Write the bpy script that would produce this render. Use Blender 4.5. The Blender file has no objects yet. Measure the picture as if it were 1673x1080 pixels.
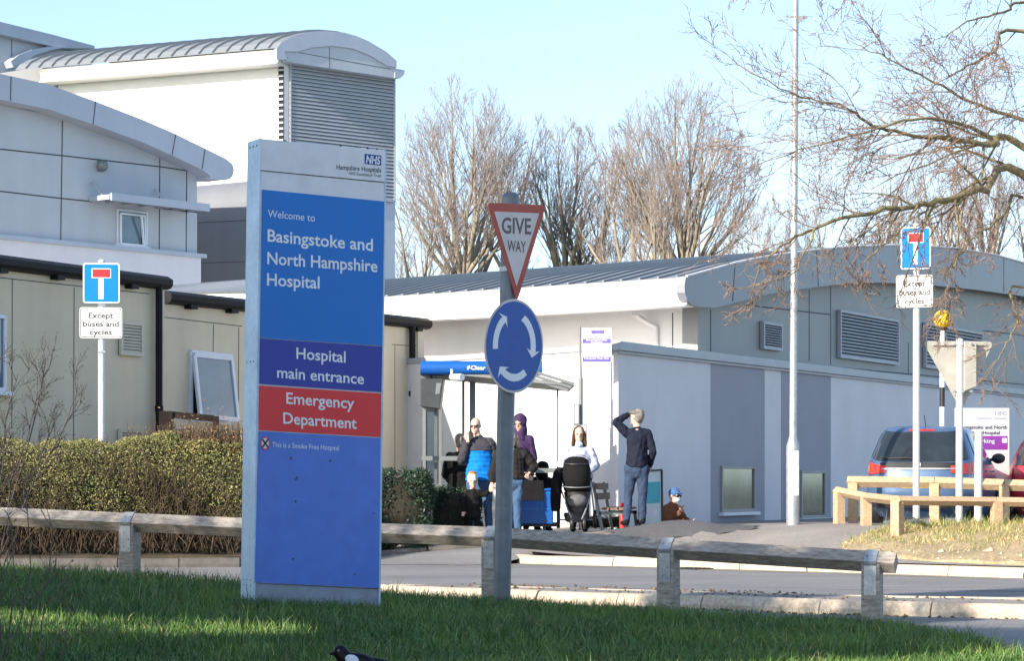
import bpy, bmesh, math, random
import numpy as np
from mathutils import Vector, Matrix, Quaternion
SC = bpy.context.scene
COL = SC.collection
R_ = random.Random(7)

# ------------------------------------------------------------------ camera, sky, sun
F = 4000.0            # focal length in photo pixels
CX, HY, CZ = 836.5, 785.0, 1.05
cd = bpy.data.cameras.new('camera'); cam = bpy.data.objects.new('camera', cd); COL.objects.link(cam)
cam.location = (0, 0, CZ); cam.rotation_euler = (math.radians(90), 0, 0)
cd.sensor_width = 36.0; cd.lens = F / 1673 * 36.0
cd.shift_y = (HY - 540) / 1673
cd.clip_start = 0.1; cd.clip_end = 6000
SC.camera = cam
SUN_EL = math.radians(24)
SUN = Vector((-0.70 * math.cos(SUN_EL), -0.714 * math.cos(SUN_EL), math.sin(SUN_EL)))
wd = bpy.data.worlds.new('World'); SC.world = wd; wd.use_nodes = True
wn = wd.node_tree.nodes; wl = wd.node_tree.links
sky = wn.new('ShaderNodeTexSky'); sky.sky_type = 'NISHITA'; sky.sun_disc = False
sky.sun_elevation = SUN_EL; sky.sun_rotation = math.atan2(SUN.x, SUN.y)
sky.altitude = 100; sky.air_density = 1.0; sky.dust_density = 0.8; sky.ozone_density = 1.0
wtc = wn.new('ShaderNodeTexCoord'); wad = wn.new('ShaderNodeVectorMath'); wad.operation = 'ADD'; wad.inputs[1].default_value = (0, 0, 0.065)
wnm = wn.new('ShaderNodeVectorMath'); wnm.operation = 'NORMALIZE'
wl.new(wtc.outputs['Generated'], wad.inputs[0]); wl.new(wad.outputs[0], wnm.inputs[0]); wl.new(wnm.outputs[0], sky.inputs['Vector'])
wl.new(sky.outputs[0], wn['Background'].inputs[0]); wn['Background'].inputs[1].default_value = 0.15
sd = bpy.data.lights.new('sun', 'SUN'); sun = bpy.data.objects.new('sun', sd); COL.objects.link(sun)
sd.energy = 4.6; sd.angle = math.radians(0.53); sd.color = (1.0, 0.90, 0.76)
sun.rotation_euler = SUN.to_track_quat('Z', 'Y').to_euler()
vs_ = SC.view_settings
SC.display_settings.display_device = 'sRGB'
vs_.view_transform = 'Standard'; vs_.look = 'None'; vs_.exposure = 1.0; vs_.gamma = 1

# ------------------------------------------------------------------ helpers
def W(px, py, S):                     # photo pixel at a scale of S pixels per metre -> world point
    return Vector(((px - CX) / S, F / S, CZ - (py - HY) / S))
def smooth(a, b, x):
    t = min(1, max(0, (x - a) / (b - a))); return t * t * (3 - 2 * t)

class Plane:                          # a vertical plane through p0 along the horizontal direction d; n faces the camera side
    def __init__(s, p0, p1):
        s.p = Vector((p0[0], p0[1], 0)); q = Vector((p1[0], p1[1], 0))
        s.L = (q - s.p).length; s.d = (q - s.p).normalized(); s.n = Vector((s.d.y, -s.d.x, 0))
    def tz(s, px, py):
        a = (px - CX) / F; t = (a * s.p.y - s.p.x) / (s.d.x - a * s.d.y)
        Y = s.p.y + s.d.y * t
        return t, CZ - (py - HY) * Y / F
    def pt(s, t, z, o=0.0): return s.p + s.d * t + s.n * o + Vector((0, 0, z))
    def hit(s, px, py, o=0.0):
        t, z = s.tz(px, py); return s.pt(t, z, o)

def mat(name, rgb, rough=0.6, var=0.12, scale=6.0, bump=0.0, metal=0.0, rgb2=None, fine=None, trans=0.0, spec=0.5, island=0.0, bscale=None, streak=0.0):
    m = bpy.data.materials.new(name); m.use_nodes = True
    nt = m.node_tree; N = nt.nodes; L = nt.links; b = N['Principled BSDF']
    b.inputs['Roughness'].default_value = rough; b.inputs['Metallic'].default_value = metal
    b.inputs['Specular IOR Level'].default_value = spec
    if trans: b.inputs['Transmission Weight'].default_value = trans
    tc = N.new('ShaderNodeTexCoord')
    nz = N.new('ShaderNodeTexNoise'); nz.inputs['Scale'].default_value = scale; nz.inputs['Detail'].default_value = 6; nz.inputs['Roughness'].default_value = 0.62
    L.new(tc.outputs['Object'], nz.inputs['Vector'])
    cr = N.new('ShaderNodeValToRGB'); cr.color_ramp.elements[0].position = 0.32; cr.color_ramp.elements[1].position = 0.68
    a = rgb2 if rgb2 else tuple(c * (1 - var) for c in rgb); bb = rgb if rgb2 else tuple(min(1, c * (1 + var)) for c in rgb)
    cr.color_ramp.elements[0].color = (*a, 1); cr.color_ramp.elements[1].color = (*bb, 1)
    L.new(nz.outputs['Fac'], cr.inputs[0])
    out = cr.outputs[0]
    if fine:
        n2 = N.new('ShaderNodeTexNoise'); n2.inputs['Scale'].default_value = fine[0]; n2.inputs['Detail'].default_value = 3
        L.new(tc.outputs['Object'], n2.inputs['Vector'])
        r2 = N.new('ShaderNodeMapRange'); r2.inputs[1].default_value = 0.3; r2.inputs[2].default_value = 0.7; r2.inputs[3].default_value = 1 - fine[1]; r2.inputs[4].default_value = 1 + fine[1]
        L.new(n2.outputs['Fac'], r2.inputs[0])
        mx = N.new('ShaderNodeMix'); mx.data_type = 'RGBA'; mx.blend_type = 'MULTIPLY'; mx.inputs[0].default_value = 1
        L.new(out, mx.inputs[6]); L.new(r2.outputs[0], mx.inputs[7]); out = mx.outputs[2]
    if streak:
        mp = N.new('ShaderNodeMapping'); mp.inputs['Scale'].default_value = (0.9, 0.9, 0.07); L.new(tc.outputs['Object'], mp.inputs['Vector'])
        n2 = N.new('ShaderNodeTexNoise'); n2.inputs['Scale'].default_value = 2.0; n2.inputs['Detail'].default_value = 5; L.new(mp.outputs[0], n2.inputs['Vector'])
        r2 = N.new('ShaderNodeMapRange'); r2.inputs[1].default_value = 0.35; r2.inputs[2].default_value = 0.7; r2.inputs[3].default_value = 1 + streak * .4; r2.inputs[4].default_value = 1 - streak
        L.new(n2.outputs['Fac'], r2.inputs[0])
        mx = N.new('ShaderNodeMix'); mx.data_type = 'RGBA'; mx.blend_type = 'MULTIPLY'; mx.inputs[0].default_value = 1
        L.new(out, mx.inputs[6]); L.new(r2.outputs[0], mx.inputs[7]); out = mx.outputs[2]
    if island:
        g = N.new('ShaderNodeNewGeometry'); r2 = N.new('ShaderNodeMapRange'); r2.inputs[3].default_value = 1 - island; r2.inputs[4].default_value = 1 + island
        L.new(g.outputs['Random Per Island'], r2.inputs[0])
        mx = N.new('ShaderNodeMix'); mx.data_type = 'RGBA'; mx.blend_type = 'MULTIPLY'; mx.inputs[0].default_value = 1
        L.new(out, mx.inputs[6]); L.new(r2.outputs[0], mx.inputs[7]); out = mx.outputs[2]
    L.new(out, b.inputs['Base Color'])
    if bump:
        n3 = N.new('ShaderNodeTexNoise'); n3.inputs['Scale'].default_value = bscale or scale * 6; n3.inputs['Detail'].default_value = 4
        L.new(tc.outputs['Object'], n3.inputs['Vector'])
        bp = N.new('ShaderNodeBump'); bp.inputs['Strength'].default_value = bump; bp.inputs['Distance'].default_value = 0.02
        L.new(n3.outputs['Fac'], bp.inputs['Height']); L.new(bp.outputs[0], b.inputs['Normal'])
    return m

def wood(name, rgb, rgb2, axis_scale=(1.5, 22, 22)):
    m = mat(name, rgb, 0.75, rgb2=rgb2, scale=3.0, bump=0.3, bscale=40)
    N = m.node_tree.nodes; L = m.node_tree.links
    mp = N.new('ShaderNodeMapping'); mp.inputs['Scale'].default_value = axis_scale
    tc = [n for n in N if n.type == 'TEX_COORD'][0]; L.new(tc.outputs['Object'], mp.inputs['Vector'])
    for n in N:
        if n.type == 'TEX_NOISE': L.new(mp.outputs[0], n.inputs['Vector'])
    return m

OFF = {}
def off_of(o):
    while o.parent: o = o.parent
    return OFF.get(o.name, Vector((0, 0, 0)))
def setp(o, label=None, cat=None, group=None, kind=None):
    if label: o['label'] = label
    if cat: o['category'] = cat
    if group: o['group'] = group
    if kind: o['kind'] = kind
    return o
def thing(name, label, cat, loc, group=None):
    o = bpy.data.objects.new(name, None); COL.objects.link(o); o.location = loc; o.empty_display_size = 0.2
    OFF[o.name] = Vector(loc); return setp(o, label, cat, group)
def dup(root, delta, label=None, rotz=None):
    r = root.copy(); COL.objects.link(r); r.location = root.location + Vector(delta)
    OFF[r.name] = OFF[root.name] + Vector(delta)
    if rotz is not None: r.rotation_euler = (0, 0, rotz)
    if label: r['label'] = label
    for ch in list(root.children):
        c = ch.copy(); COL.objects.link(c); c.parent = r
        for g in list(ch.children):
            d = g.copy(); COL.objects.link(d); d.parent = c
    return r

class MB:
    def __init__(s): s.v = []; s.f = []; s.m = []
    def add(s, vs, fs, mi=0):
        k = len(s.v); s.v += [tuple(v) for v in vs]; s.f += [tuple(i + k for i in f) for f in fs]; s.m += [mi] * len(fs); return s
    def box(s, c, size, B=None, mi=0):
        c = Vector(c); B = B or (Vector((1, 0, 0)), Vector((0, 1, 0)), Vector((0, 0, 1)))
        vs = [c + B[0] * (size[0] / 2 * i) + B[1] * (size[1] / 2 * j) + B[2] * (size[2] / 2 * k) for i in (-1, 1) for j in (-1, 1) for k in (-1, 1)]
        return s.add(vs, [(0, 1, 3, 2), (4, 6, 7, 5), (0, 4, 5, 1), (2, 3, 7, 6), (0, 2, 6, 4), (1, 5, 7, 3)], mi)
    def beam(s, a, b, w, h, up=Vector((0, 0, 1)), mi=0):
        a = Vector(a); b = Vector(b); d = (b - a); L = d.length; d.normalize()
        y = up.cross(d)
        if y.length < 1e-4: y = Vector((1, 0, 0))
        y.normalize(); z = d.cross(y)
        return s.box((a + b) / 2, (L, w, h), (d, y, z), mi)
    def tube(s, pts, rs, n=8, cap=True, mi=0):
        pts = [Vector(p) for p in pts]
        if not isinstance(rs, (list, tuple)): rs = [rs] * len(pts)
        k0 = len(s.v); prev = None
        for i, p in enumerate(pts):
            d = (pts[min(i + 1, len(pts) - 1)] - pts[max(i - 1, 0)])
            if d.length < 1e-9: d = Vector((0, 0, 1))
            d.normalize()
            if prev is None: x = d.orthogonal().normalized()
            else:
                x = prev - d * prev.dot(d)
                x = x.normalized() if x.length > 1e-6 else d.orthogonal().normalized()
            prev = x; y = d.cross(x)
            for j in range(n):
                a = 2 * math.pi * j / n; s.v.append(tuple(p + (x * math.cos(a) + y * math.sin(a)) * rs[i]))
        for i in range(len(pts) - 1):
            for j in range(n):
                a = k0 + i * n + j; b = k0 + i * n + (j + 1) % n; s.f.append((a, b, b + n, a + n)); s.m.append(mi)
        if cap:
            s.f.append(tuple(k0 + j for j in range(n))[::-1]); s.m.append(mi)
            e = k0 + (len(pts) - 1) * n; s.f.append(tuple(e + j for j in range(n))); s.m.append(mi)
        return s
    def ellip(s, c, r, B=None, nu=14, nv=9, mi=0):
        c = Vector(c); r = (r, r, r) if not isinstance(r, (tuple, list)) else r
        B = B or (Vector((1, 0, 0)), Vector((0, 1, 0)), Vector((0, 0, 1)))
        vs = [c - B[2] * r[2]]
        for i in range(1, nv):
            a = -math.pi / 2 + math.pi * i / nv
            for j in range(nu):
                b = 2 * math.pi * j / nu
                vs.append(c + B[0] * (r[0] * math.cos(a) * math.cos(b)) + B[1] * (r[1] * math.cos(a) * math.sin(b)) + B[2] * (r[2] * math.sin(a)))
        vs.append(c + B[2] * r[2]); fs = []
        for j in range(nu): fs.append((0, 1 + (j + 1) % nu, 1 + j))
        for i in range(nv - 2):
            for j in range(nu):
                a = 1 + i * nu + j; b = 1 + i * nu + (j + 1) % nu; fs.append((a, b, b + nu, a + nu))
        t = len(vs) - 1; k = 1 + (nv - 2) * nu
        for j in range(nu): fs.append((k + j, k + (j + 1) % nu, t))
        return s.add(vs, fs, mi)
    def loft(s, rings, cap=True, mi=0, closed=True):
        n = len(rings[0]); k = len(s.v)
        for r in rings: s.v += [tuple(p) for p in r]
        for i in range(len(rings) - 1):
            for j in range(n if closed else n - 1):
                a = k + i * n + j; b = k + i * n + (j + 1) % n; s.f.append((a, b, b + n, a + n)); s.m.append(mi)
        if cap:
            s.f.append(tuple(k + j for j in range(n))[::-1]); s.m.append(mi)
            e = k + (len(rings) - 1) * n; s.f.append(tuple(e + j for j in range(n))); s.m.append(mi)
        return s
    def prism(s, pts, vec, mi=0):
        vec = Vector(vec); return s.loft([[Vector(p) for p in pts], [Vector(p) + vec for p in pts]], True, mi)
    def plate(s, pl, pix, o, th, mi=0):          # polygon given in photo pixels, laid on plane pl, th thick towards the viewer
        return s.prism([pl.hit(x, y, o) for x, y in pix], pl.n * th, mi)
    def quad(s, a, b, c, d, mi=0): return s.add([a, b, c, d], [(0, 1, 2, 3)], mi)
    def build(s, name, mats, parent=None, off=None, smooth=None, bevel=0.0, label=None, cat=None, group=None, kind=None):
        if off is None: off = off_of(parent) if parent else Vector((0, 0, 0))
        off = Vector(off)
        me = bpy.data.meshes.new(name); me.from_pydata([(x - off.x, y - off.y, z - off.z) for x, y, z in s.v], [], s.f)
        mats = mats if isinstance(mats, (list, tuple)) else [mats]
        for m in mats: me.materials.append(m)
        if len(mats) > 1: me.polygons.foreach_set('material_index', s.m)
        bm = bmesh.new(); bm.from_mesh(me); bmesh.ops.recalc_face_normals(bm, faces=bm.faces); bm.to_mesh(me); bm.free()
        me.update()
        if smooth is not None:
            me.polygons.foreach_set('use_smooth', [True] * len(me.polygons)); me.set_sharp_from_angle(angle=math.radians(smooth))
        o = bpy.data.objects.new(name, me); COL.objects.link(o)
        if parent: o.parent = parent
        else: o.location = off; OFF[o.name] = off
        if bevel:
            md = o.modifiers.new('edge', 'BEVEL'); md.width = bevel; md.segments = 2; md.limit_method = 'ANGLE'; md.angle_limit = math.radians(40)
        return setp(o, label, cat, group, kind)

def rr(x0, y0, x1, y1, r, n=4, sk=0.0):           # rounded rectangle in pixels; sk = drop of the right side
    P = []
    for cx, cy, a0 in ((x1 - r, y0 + r, -90), (x1 - r, y1 - r, 0), (x0 + r, y1 - r, 90), (x0 + r, y0 + r, 180)):
        for i in range(n + 1):
            a = math.radians(a0 + 90 * i / n); x = cx + r * math.cos(a); y = cy + r * math.sin(a)
            P.append((x, y + sk * (x - x0) / (x1 - x0)))
    return P

_txt = {}
def text2d(body, bold=0.0, shear=0.0):
    key = (body, bold, shear)
    if key in _txt: return _txt[key]
    cu = bpy.data.curves.new('t', 'FONT'); cu.body = body; cu.size = 1; cu.resolution_u = 3; cu.offset = bold; cu.shear = shear
    ob = bpy.data.objects.new('t', cu); COL.objects.link(ob)
    dg = bpy.context.evaluated_depsgraph_get(); me = bpy.data.meshes.new_from_object(ob.evaluated_get(dg))
    vs = [(v.co.x, v.co.y) for v in me.vertices]; fs = [tuple(p.vertices) for p in me.polygons]
    bpy.data.objects.remove(ob); bpy.data.curves.remove(cu); bpy.data.meshes.remove(me)
    x0 = min(v[0] for v in vs); x1 = max(v[0] for v in vs)
    vs = [((x - x0) / (x1 - x0), y / 0.727) for x, y in vs]
    _txt[key] = (vs, fs); return vs, fs
def text(mb, pl, body, x0, y0, x1, y1, cap, o, bold=0.0, mi=0, shear=0.0):   # baseline from (x0,y0) to (x1,y1), capitals cap pixels high
    vs, fs = text2d(body, bold, shear)
    mb.add([pl.hit(x0 + tx * (x1 - x0), y0 + tx * (y1 - y0) - ty * cap, o) for tx, ty in vs], fs, mi)
    return mb

# ------------------------------------------------------------------ materials
M = {}
M['asphalt'] = mat('asphalt', (0.24, 0.235, 0.235), 0.85, rgb2=(0.19, 0.185, 0.185), scale=0.6, bump=0.5, bscale=90, fine=(60, 0.22))
def tracked(m):                                        # long worn bands along the carriageway
    N = m.node_tree.nodes; L = m.node_tree.links; b = N['Principled BSDF']; src = b.inputs['Base Color'].links[0].from_socket
    tc = N.new('ShaderNodeTexCoord'); mp = N.new('ShaderNodeMapping'); mp.inputs['Rotation'].default_value = (0, 0, 0.62); mp.inputs['Scale'].default_value = (0.10, 1.3, 1); L.new(tc.outputs['Object'], mp.inputs[0])
    n2 = N.new('ShaderNodeTexNoise'); n2.inputs['Scale'].default_value = 1.1; n2.inputs['Detail'].default_value = 5; L.new(mp.outputs[0], n2.inputs['Vector'])
    r2 = N.new('ShaderNodeMapRange'); r2.inputs[1].default_value = .3; r2.inputs[2].default_value = .7; r2.inputs[3].default_value = .80; r2.inputs[4].default_value = 1.14; L.new(n2.outputs['Fac'], r2.inputs[0])
    mx = N.new('ShaderNodeMix'); mx.data_type = 'RGBA'; mx.blend_type = 'MULTIPLY'; mx.inputs[0].default_value = 1; L.new(src, mx.inputs[6]); L.new(r2.outputs[0], mx.inputs[7]); L.new(mx.outputs[2], b.inputs['Base Color'])
tracked(M['asphalt'])
M['asphalt_old'] = mat('asphalt_old', (0.30, 0.27, 0.245), 0.92, rgb2=(0.21, 0.19, 0.175), scale=0.8, bump=0.5, bscale=70, fine=(45, 0.25))
M['asphalt_dark'] = mat('asphalt_dark', (0.07, 0.07, 0.072), 0.9, rgb2=(0.045, 0.045, 0.047), scale=2, bump=0.5, bscale=60, fine=(40, 0.3))
M['asphalt_ramp'] = mat('asphalt_ramp', (0.105, 0.105, 0.11), 0.92, rgb2=(0.075, 0.075, 0.08), scale=1.4, bump=0.5, bscale=60, fine=(40, 0.25))
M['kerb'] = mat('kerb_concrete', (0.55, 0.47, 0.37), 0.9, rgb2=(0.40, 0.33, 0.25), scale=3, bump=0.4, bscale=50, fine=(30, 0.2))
M['kerb_shaded'] = mat('kerb_shaded', (0.13, 0.12, 0.11), 0.9, rgb2=(0.07, 0.065, 0.06), scale=3, bump=0.4, bscale=40)  # darker copy of the kerb, its shaded side put into the colour
M['soil'] = mat('soil', (0.09, 0.065, 0.04), 0.95, rgb2=(0.035, 0.03, 0.02), scale=3, bump=0.8, bscale=25)
M['dirt'] = mat('dirt', (0.46, 0.35, 0.21), 0.95, rgb2=(0.28, 0.215, 0.12), scale=1.6, bump=0.8, bscale=22, fine=(18, 0.3))
M['turf'] = mat('turf', (0.022, 0.05, 0.014), 0.95, rgb2=(0.012, 0.03, 0.009), scale=3, bump=0.6, bscale=30)
M['blade'] = mat('grass_blade', (0.12, 0.20, 0.032), 0.5, rgb2=(0.03, 0.105, 0.02), scale=.7, fine=(3, .3), island=0.4)
M['blade_dry'] = mat('dry_blade', (0.50, 0.38, 0.17), 0.7, rgb2=(0.20, 0.23, 0.06), scale=1.1, island=0.4)
M['stone'] = mat('flint', (0.55, 0.47, 0.34), 0.85, rgb2=(0.32, 0.25, 0.16), scale=9, island=0.35)
M['galv'] = mat('galvanised', (0.42, 0.45, 0.47), 0.45, var=0.18, scale=9, metal=0.55, fine=(50, 0.12), streak=0.2)
M['galv_white'] = mat('grey_painted_steel', (0.60, 0.61, 0.61), 0.5, var=0.1, scale=7, metal=0.1, fine=(40, 0.08), streak=0.08)
M['post_grey'] = mat('dark_post', (0.16, 0.18, 0.20), 0.5, var=0.2, scale=6, metal=0.4)  # dark grey, deeper than the galvanised steel
M['sign_white'] = mat('sign_white', (0.70, 0.70, 0.73), 0.42, var=0.05, scale=3, fine=(9, 0.05), streak=0.08)
M['sign_side'] = mat('sign_aluminium', (0.46, 0.58, 0.70), 0.5, var=0.12, scale=2.5, metal=0.25, fine=(25, 0.08), streak=0.2)
M['sign_blue'] = mat('sign_blue', (0.0, 0.16, 0.56), 0.35, var=0.06, scale=1.2)
M['sign_pale_blue'] = mat('sign_light_blue', (0.11, 0.21, 0.66), 0.4, rgb2=(0.075, 0.18, 0.62), scale=0.9, fine=(7, 0.05))  # lower panel, a paler blue than the panel above
M['sign_navy'] = mat('sign_navy', (0.03, 0.045, 0.34), 0.4, var=0.06, scale=2)
M['sign_red'] = mat('sign_red', (0.78, 0.035, 0.04), 0.4, var=0.06, scale=2)
M['letter_white'] = mat('letter_white', (0.80, 0.81, 0.84), 0.5, var=0.03)
M['letter_black'] = mat('letter_black', (0.03, 0.03, 0.04), 0.5, var=0.1)
M['letter_grey'] = mat('letter_grey', (0.13, 0.10, 0.10), 0.5, var=0.15)
M['nhs_blue'] = mat('nhs_blue', (0.006, 0.055, 0.27), 0.4, var=0.05)
M['tsign_blue'] = mat('traffic_blue', (0.0, 0.19, 0.58), 0.4, var=0.05)
M['round_blue'] = mat('round_blue', (0.022, 0.09, 0.37), 0.42, var=0.1, scale=5)
M['tsign_red'] = mat('traffic_red', (0.62, 0.03, 0.035), 0.45, var=0.08)
M['give_red'] = mat('faded_red', (0.50, 0.10, 0.065), 0.5, rgb2=(0.38, 0.06, 0.04), scale=5)
M['give_white'] = mat('dull_white', (0.62, 0.56, 0.54), 0.5, var=0.07, scale=6)
M['plate_white'] = mat('plate_white', (0.78, 0.78, 0.77), 0.45, var=0.03)
M['plate_back'] = mat('plate_back', (0.52, 0.50, 0.45), 0.6, rgb2=(0.40, 0.38, 0.33), scale=5, metal=0.15)
M['rail'] = wood('rail_timber', (0.44, 0.40, 0.35), (0.19, 0.16, 0.13), (4, 4, 18))
M['rail_new'] = wood('rail_new_timber', (0.52, 0.39, 0.25), (0.38, 0.26, 0.15), (6, 6, 10))
M['timber_brown'] = wood('brown_timber', (0.17, 0.10, 0.06), (0.10, 0.055, 0.03), (12, 12, 3))
M['render_white'] = mat('white_render', (0.70, 0.685, 0.70), 0.85, var=0.035, scale=0.7, bump=0.15, bscale=60, fine=(1.6, 0.03), streak=0.025)
M['render_grey'] = mat('grey_render', (0.34, 0.345, 0.39), 0.85, var=0.04, scale=0.8, bump=0.15, bscale=60, streak=0.025)
M['clad_white'] = mat('white_cladding', (0.78, 0.77, 0.75), 0.5, var=0.03, scale=0.5, fine=(2.2, 0.03))
M['clad_grey'] = mat('grey_cladding', (0.27, 0.275, 0.27), 0.5, var=0.05, scale=0.6, streak=0.05)
M['clad_blue'] = mat('silver_cladding', (0.46, 0.49, 0.53), 0.5, var=0.04, scale=0.5, metal=0.1, streak=0.05)
M['fascia_grey'] = mat('grey_fascia', (0.235, 0.25, 0.28), 0.45, var=0.05, scale=0.7, streak=0.05)
M['fascia_silver'] = mat('silver_fascia', (0.42, 0.46, 0.53), 0.45, var=0.05, scale=0.5, metal=0.1, streak=0.05)
M['dark_wall'] = mat('dark_cladding', (0.17, 0.18, 0.20), 0.55, var=0.06, scale=0.5, streak=0.05)
M['joint'] = mat('joint', (0.06, 0.065, 0.075), 0.8, var=0.1)
M['roof'] = mat('roof_sheet', (0.24, 0.26, 0.28), 0.5, var=0.06, scale=0.4, metal=0.3)
M['louvre'] = mat('louvre_metal', (0.38, 0.40, 0.43), 0.5, var=0.06, scale=2, metal=0.1)
M['hole'] = mat('dark_void', (0.012, 0.013, 0.016), 0.8, var=0.1)
M['beige'] = mat('beige_panel', (0.70, 0.60, 0.44), 0.75, var=0.03, scale=0.6, fine=(3, 0.025), streak=0.09)
M['beige_trim'] = mat('beige_trim', (0.62, 0.56, 0.45), 0.7, var=0.05)
M['black_gutter'] = mat('black_gutter', (0.012, 0.013, 0.015), 0.55, var=0.2, scale=6, spec=.15)
M['frame_white'] = mat('white_frame', (0.66, 0.70, 0.76), 0.4, var=0.04)
M['glass'] = mat('window_glass', (0.10, 0.15, 0.20), 0.08, var=0.25, scale=0.9, spec=0.8)
M['glass_pale'] = mat('frosted_glass', (0.20, 0.27, 0.33), 0.25, var=0.12, scale=0.9)
M['steel_dark'] = mat('dark_steel', (0.055, 0.06, 0.065), 0.45, var=0.15, metal=0.3)
M['steel_grey'] = mat('grey_steel', (0.20, 0.215, 0.22), 0.45, var=0.1, metal=0.3)
M['black'] = mat('black_plastic', (0.016, 0.016, 0.018), 0.5, var=0.2)
M['bark_far'] = mat('bark_far', (0.36, 0.31, 0.235), 0.9, rgb2=(0.22, 0.19, 0.15), scale=1.2)
M['twig_far'] = mat('twig_far', (0.32, 0.265, 0.235), 0.9, rgb2=(0.22, 0.18, 0.165), scale=0.5)
M['bark'] = mat('mossy_bark', (0.30, 0.25, 0.11), 0.9, rgb2=(0.13, 0.105, 0.07), scale=4, bump=0.5)
M['twig'] = mat('twig', (0.30, 0.20, 0.14), 0.8, rgb2=(0.17, 0.115, 0.085), scale=3)
M['stem'] = mat('dry_stem', (0.16, 0.12, 0.09), 0.8, rgb2=(0.09, 0.07, 0.055), scale=6)
# ------------------------------------------------------------------ ground
KP = [Vector((3.78, 31.4)), Vector((6.1, 29.2))]
KD = (KP[1] - KP[0]).normalized(); KN = Vector((-KD.y, KD.x))
def H(X, Y):
    d = (Vector((X, Y)) - KP[0]).dot(KN)
    hr = -0.01 + 0.43 * smooth(-0.5, 3.9, d) - 0.12 * smooth(4.2, 6.5, d)
    hp = min(0.36, max(-0.01, 0.19 + 0.08 * X)) * smooth(33.6, 36.3, Y)
    t = smooth(2.5, 3.7, X); h = hp * (1 - t) + hr * t
    h += 0.15 * math.exp(-((X - 2.45) / 0.75) ** 2 - ((Y - 35.5) / 0.5) ** 2)
    h -= 0.50 * math.exp(-((X - 2.9) / 1.1) ** 2 - ((Y - 38.9) / 1.3) ** 2)
    h *= smooth(-2.6, -1.6, X) if X < -1.6 else 1
    return h
VE = [(-9, 25.3), (-3.4, 22.9), (-0.1, 21.75), (1.4, 20.75), (2.7, 20.05), (3.2, 19.5), (3.4, 18.0)]
def Hg(X, Y):
    e = float(np.interp(X, [p[0] for p in VE], [p[1] for p in VE])) - Y
    return 0.01 - 0.0375 * max(-9, min(3.6, X)) - 0.115 * smooth(1.25, 0.05, e) * smooth(-3.0, -0.8, X) * (1 - .7 * smooth(1.5, 3, X))

def sheet(name, poly, zf, step, m, skirt=0.0, kind='structure', label=None):
    bm = bmesh.new(); bm.faces.new([bm.verts.new((x, y, 0)) for x, y in poly])
    xs = [p[0] for p in poly]; ys = [p[1] for p in poly]
    for ax, lo, hi in ((0, min(xs), max(xs)), (1, min(ys), max(ys))):
        k = lo + step
        while k < hi:
            co = (k, 0, 0) if ax == 0 else (0, k, 0); no = (1, 0, 0) if ax == 0 else (0, 1, 0)
            bmesh.ops.bisect_plane(bm, geom=bm.verts[:] + bm.edges[:] + bm.faces[:], plane_co=co, plane_no=no); k += step
    bmesh.ops.recalc_face_normals(bm, faces=bm.faces)
    for v in bm.verts: v.co.z = zf(v.co.x, v.co.y)
    if bm.faces[0].normal.z < 0: bmesh.ops.reverse_faces(bm, faces=bm.faces)
    if skirt:
        be = [e for e in bm.edges if len(e.link_faces) == 1]
        r = bmesh.ops.extrude_edge_only(bm, edges=be)
        for v in r['geom']:
            if isinstance(v, bmesh.types.BMVert): v.co.z -= skirt
    bmesh.ops.recalc_face_normals(bm, faces=bm.faces)
    for f in bm.faces:
        f.smooth = True
    me = bpy.data.meshes.new(name); bm.to_mesh(me); bm.free(); me.materials.append(m)
    me.set_sharp_from_angle(angle=math.radians(50))
    o = bpy.data.objects.new(name, me); COL.objects.link(o); o['kind'] = kind
    if label: o['label'] = label
    return o
M['field'] = mat('far_ground', (0.06, 0.085, 0.03), 0.95, rgb2=(0.04, 0.055, 0.022), scale=0.05)
g = MB(); g.quad((-2500, -500, -0.16), (2500, -500, -0.16), (2500, 4000, -0.16), (-2500, 4000, -0.16)); g.build('ground', M['field'], kind='structure')
g = MB(); g.quad((-60, -10, -0.12), (60, -10, -0.12), (60, 37, -0.12), (-60, 37, -0.12)); g.build('road', M['asphalt'], kind='structure')
VERGE = [(-9, 25.3), (-3.4, 22.9), (-0.1, 21.75), (1.4, 20.75), (2.7, 20.05), (3.2, 19.5), (3.3, 18.6), (3.36, 17), (3.4, 14), (3.4, 7), (-9, 7)]
sheet('grass_verge', VERGE, Hg, 0.7, M['turf'], 0.3)

def kerb(name, base, width, height, stone, m, side=1, grp=None):       # stones laid along base points (x,y,z); side=+1 body lies to the left of travel
    g = MB(); pts = [Vector(p) for p in base]; seg = []
    for a, b in zip(pts, pts[1:]):
        n = max(1, round((b - a).length / stone))
        for i in range(n): seg.append((a.lerp(b, i / n), a.lerp(b, (i + 1) / n)))
    rk = random.Random(3)
    for a, b in seg:
        d = (b - a); d.z = 0; d.normalize(); nn = Vector((-d.y, d.x, 0)) * side
        a2 = a + d * 0.006; b2 = b - d * 0.006; j = rk.uniform(-0.006, 0.006); e = nn * rk.uniform(-0.006, 0.006)
        rings = []
        for p in (a2, b2):
            p = p + e
            rings.append([p + Vector((0, 0, -0.1)), p + Vector((0, 0, height * 0.35 + j)), p + nn * 0.035 + Vector((0, 0, height - 0.015 + j)), p + nn * 0.06 + Vector((0, 0, height + j)), p + nn * width + Vector((0, 0, height + j)), p + nn * width + Vector((0, 0, -0.1))])
        g.loft(rings)
    return g.build(name, m, kind='structure', bevel=0.006)
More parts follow.
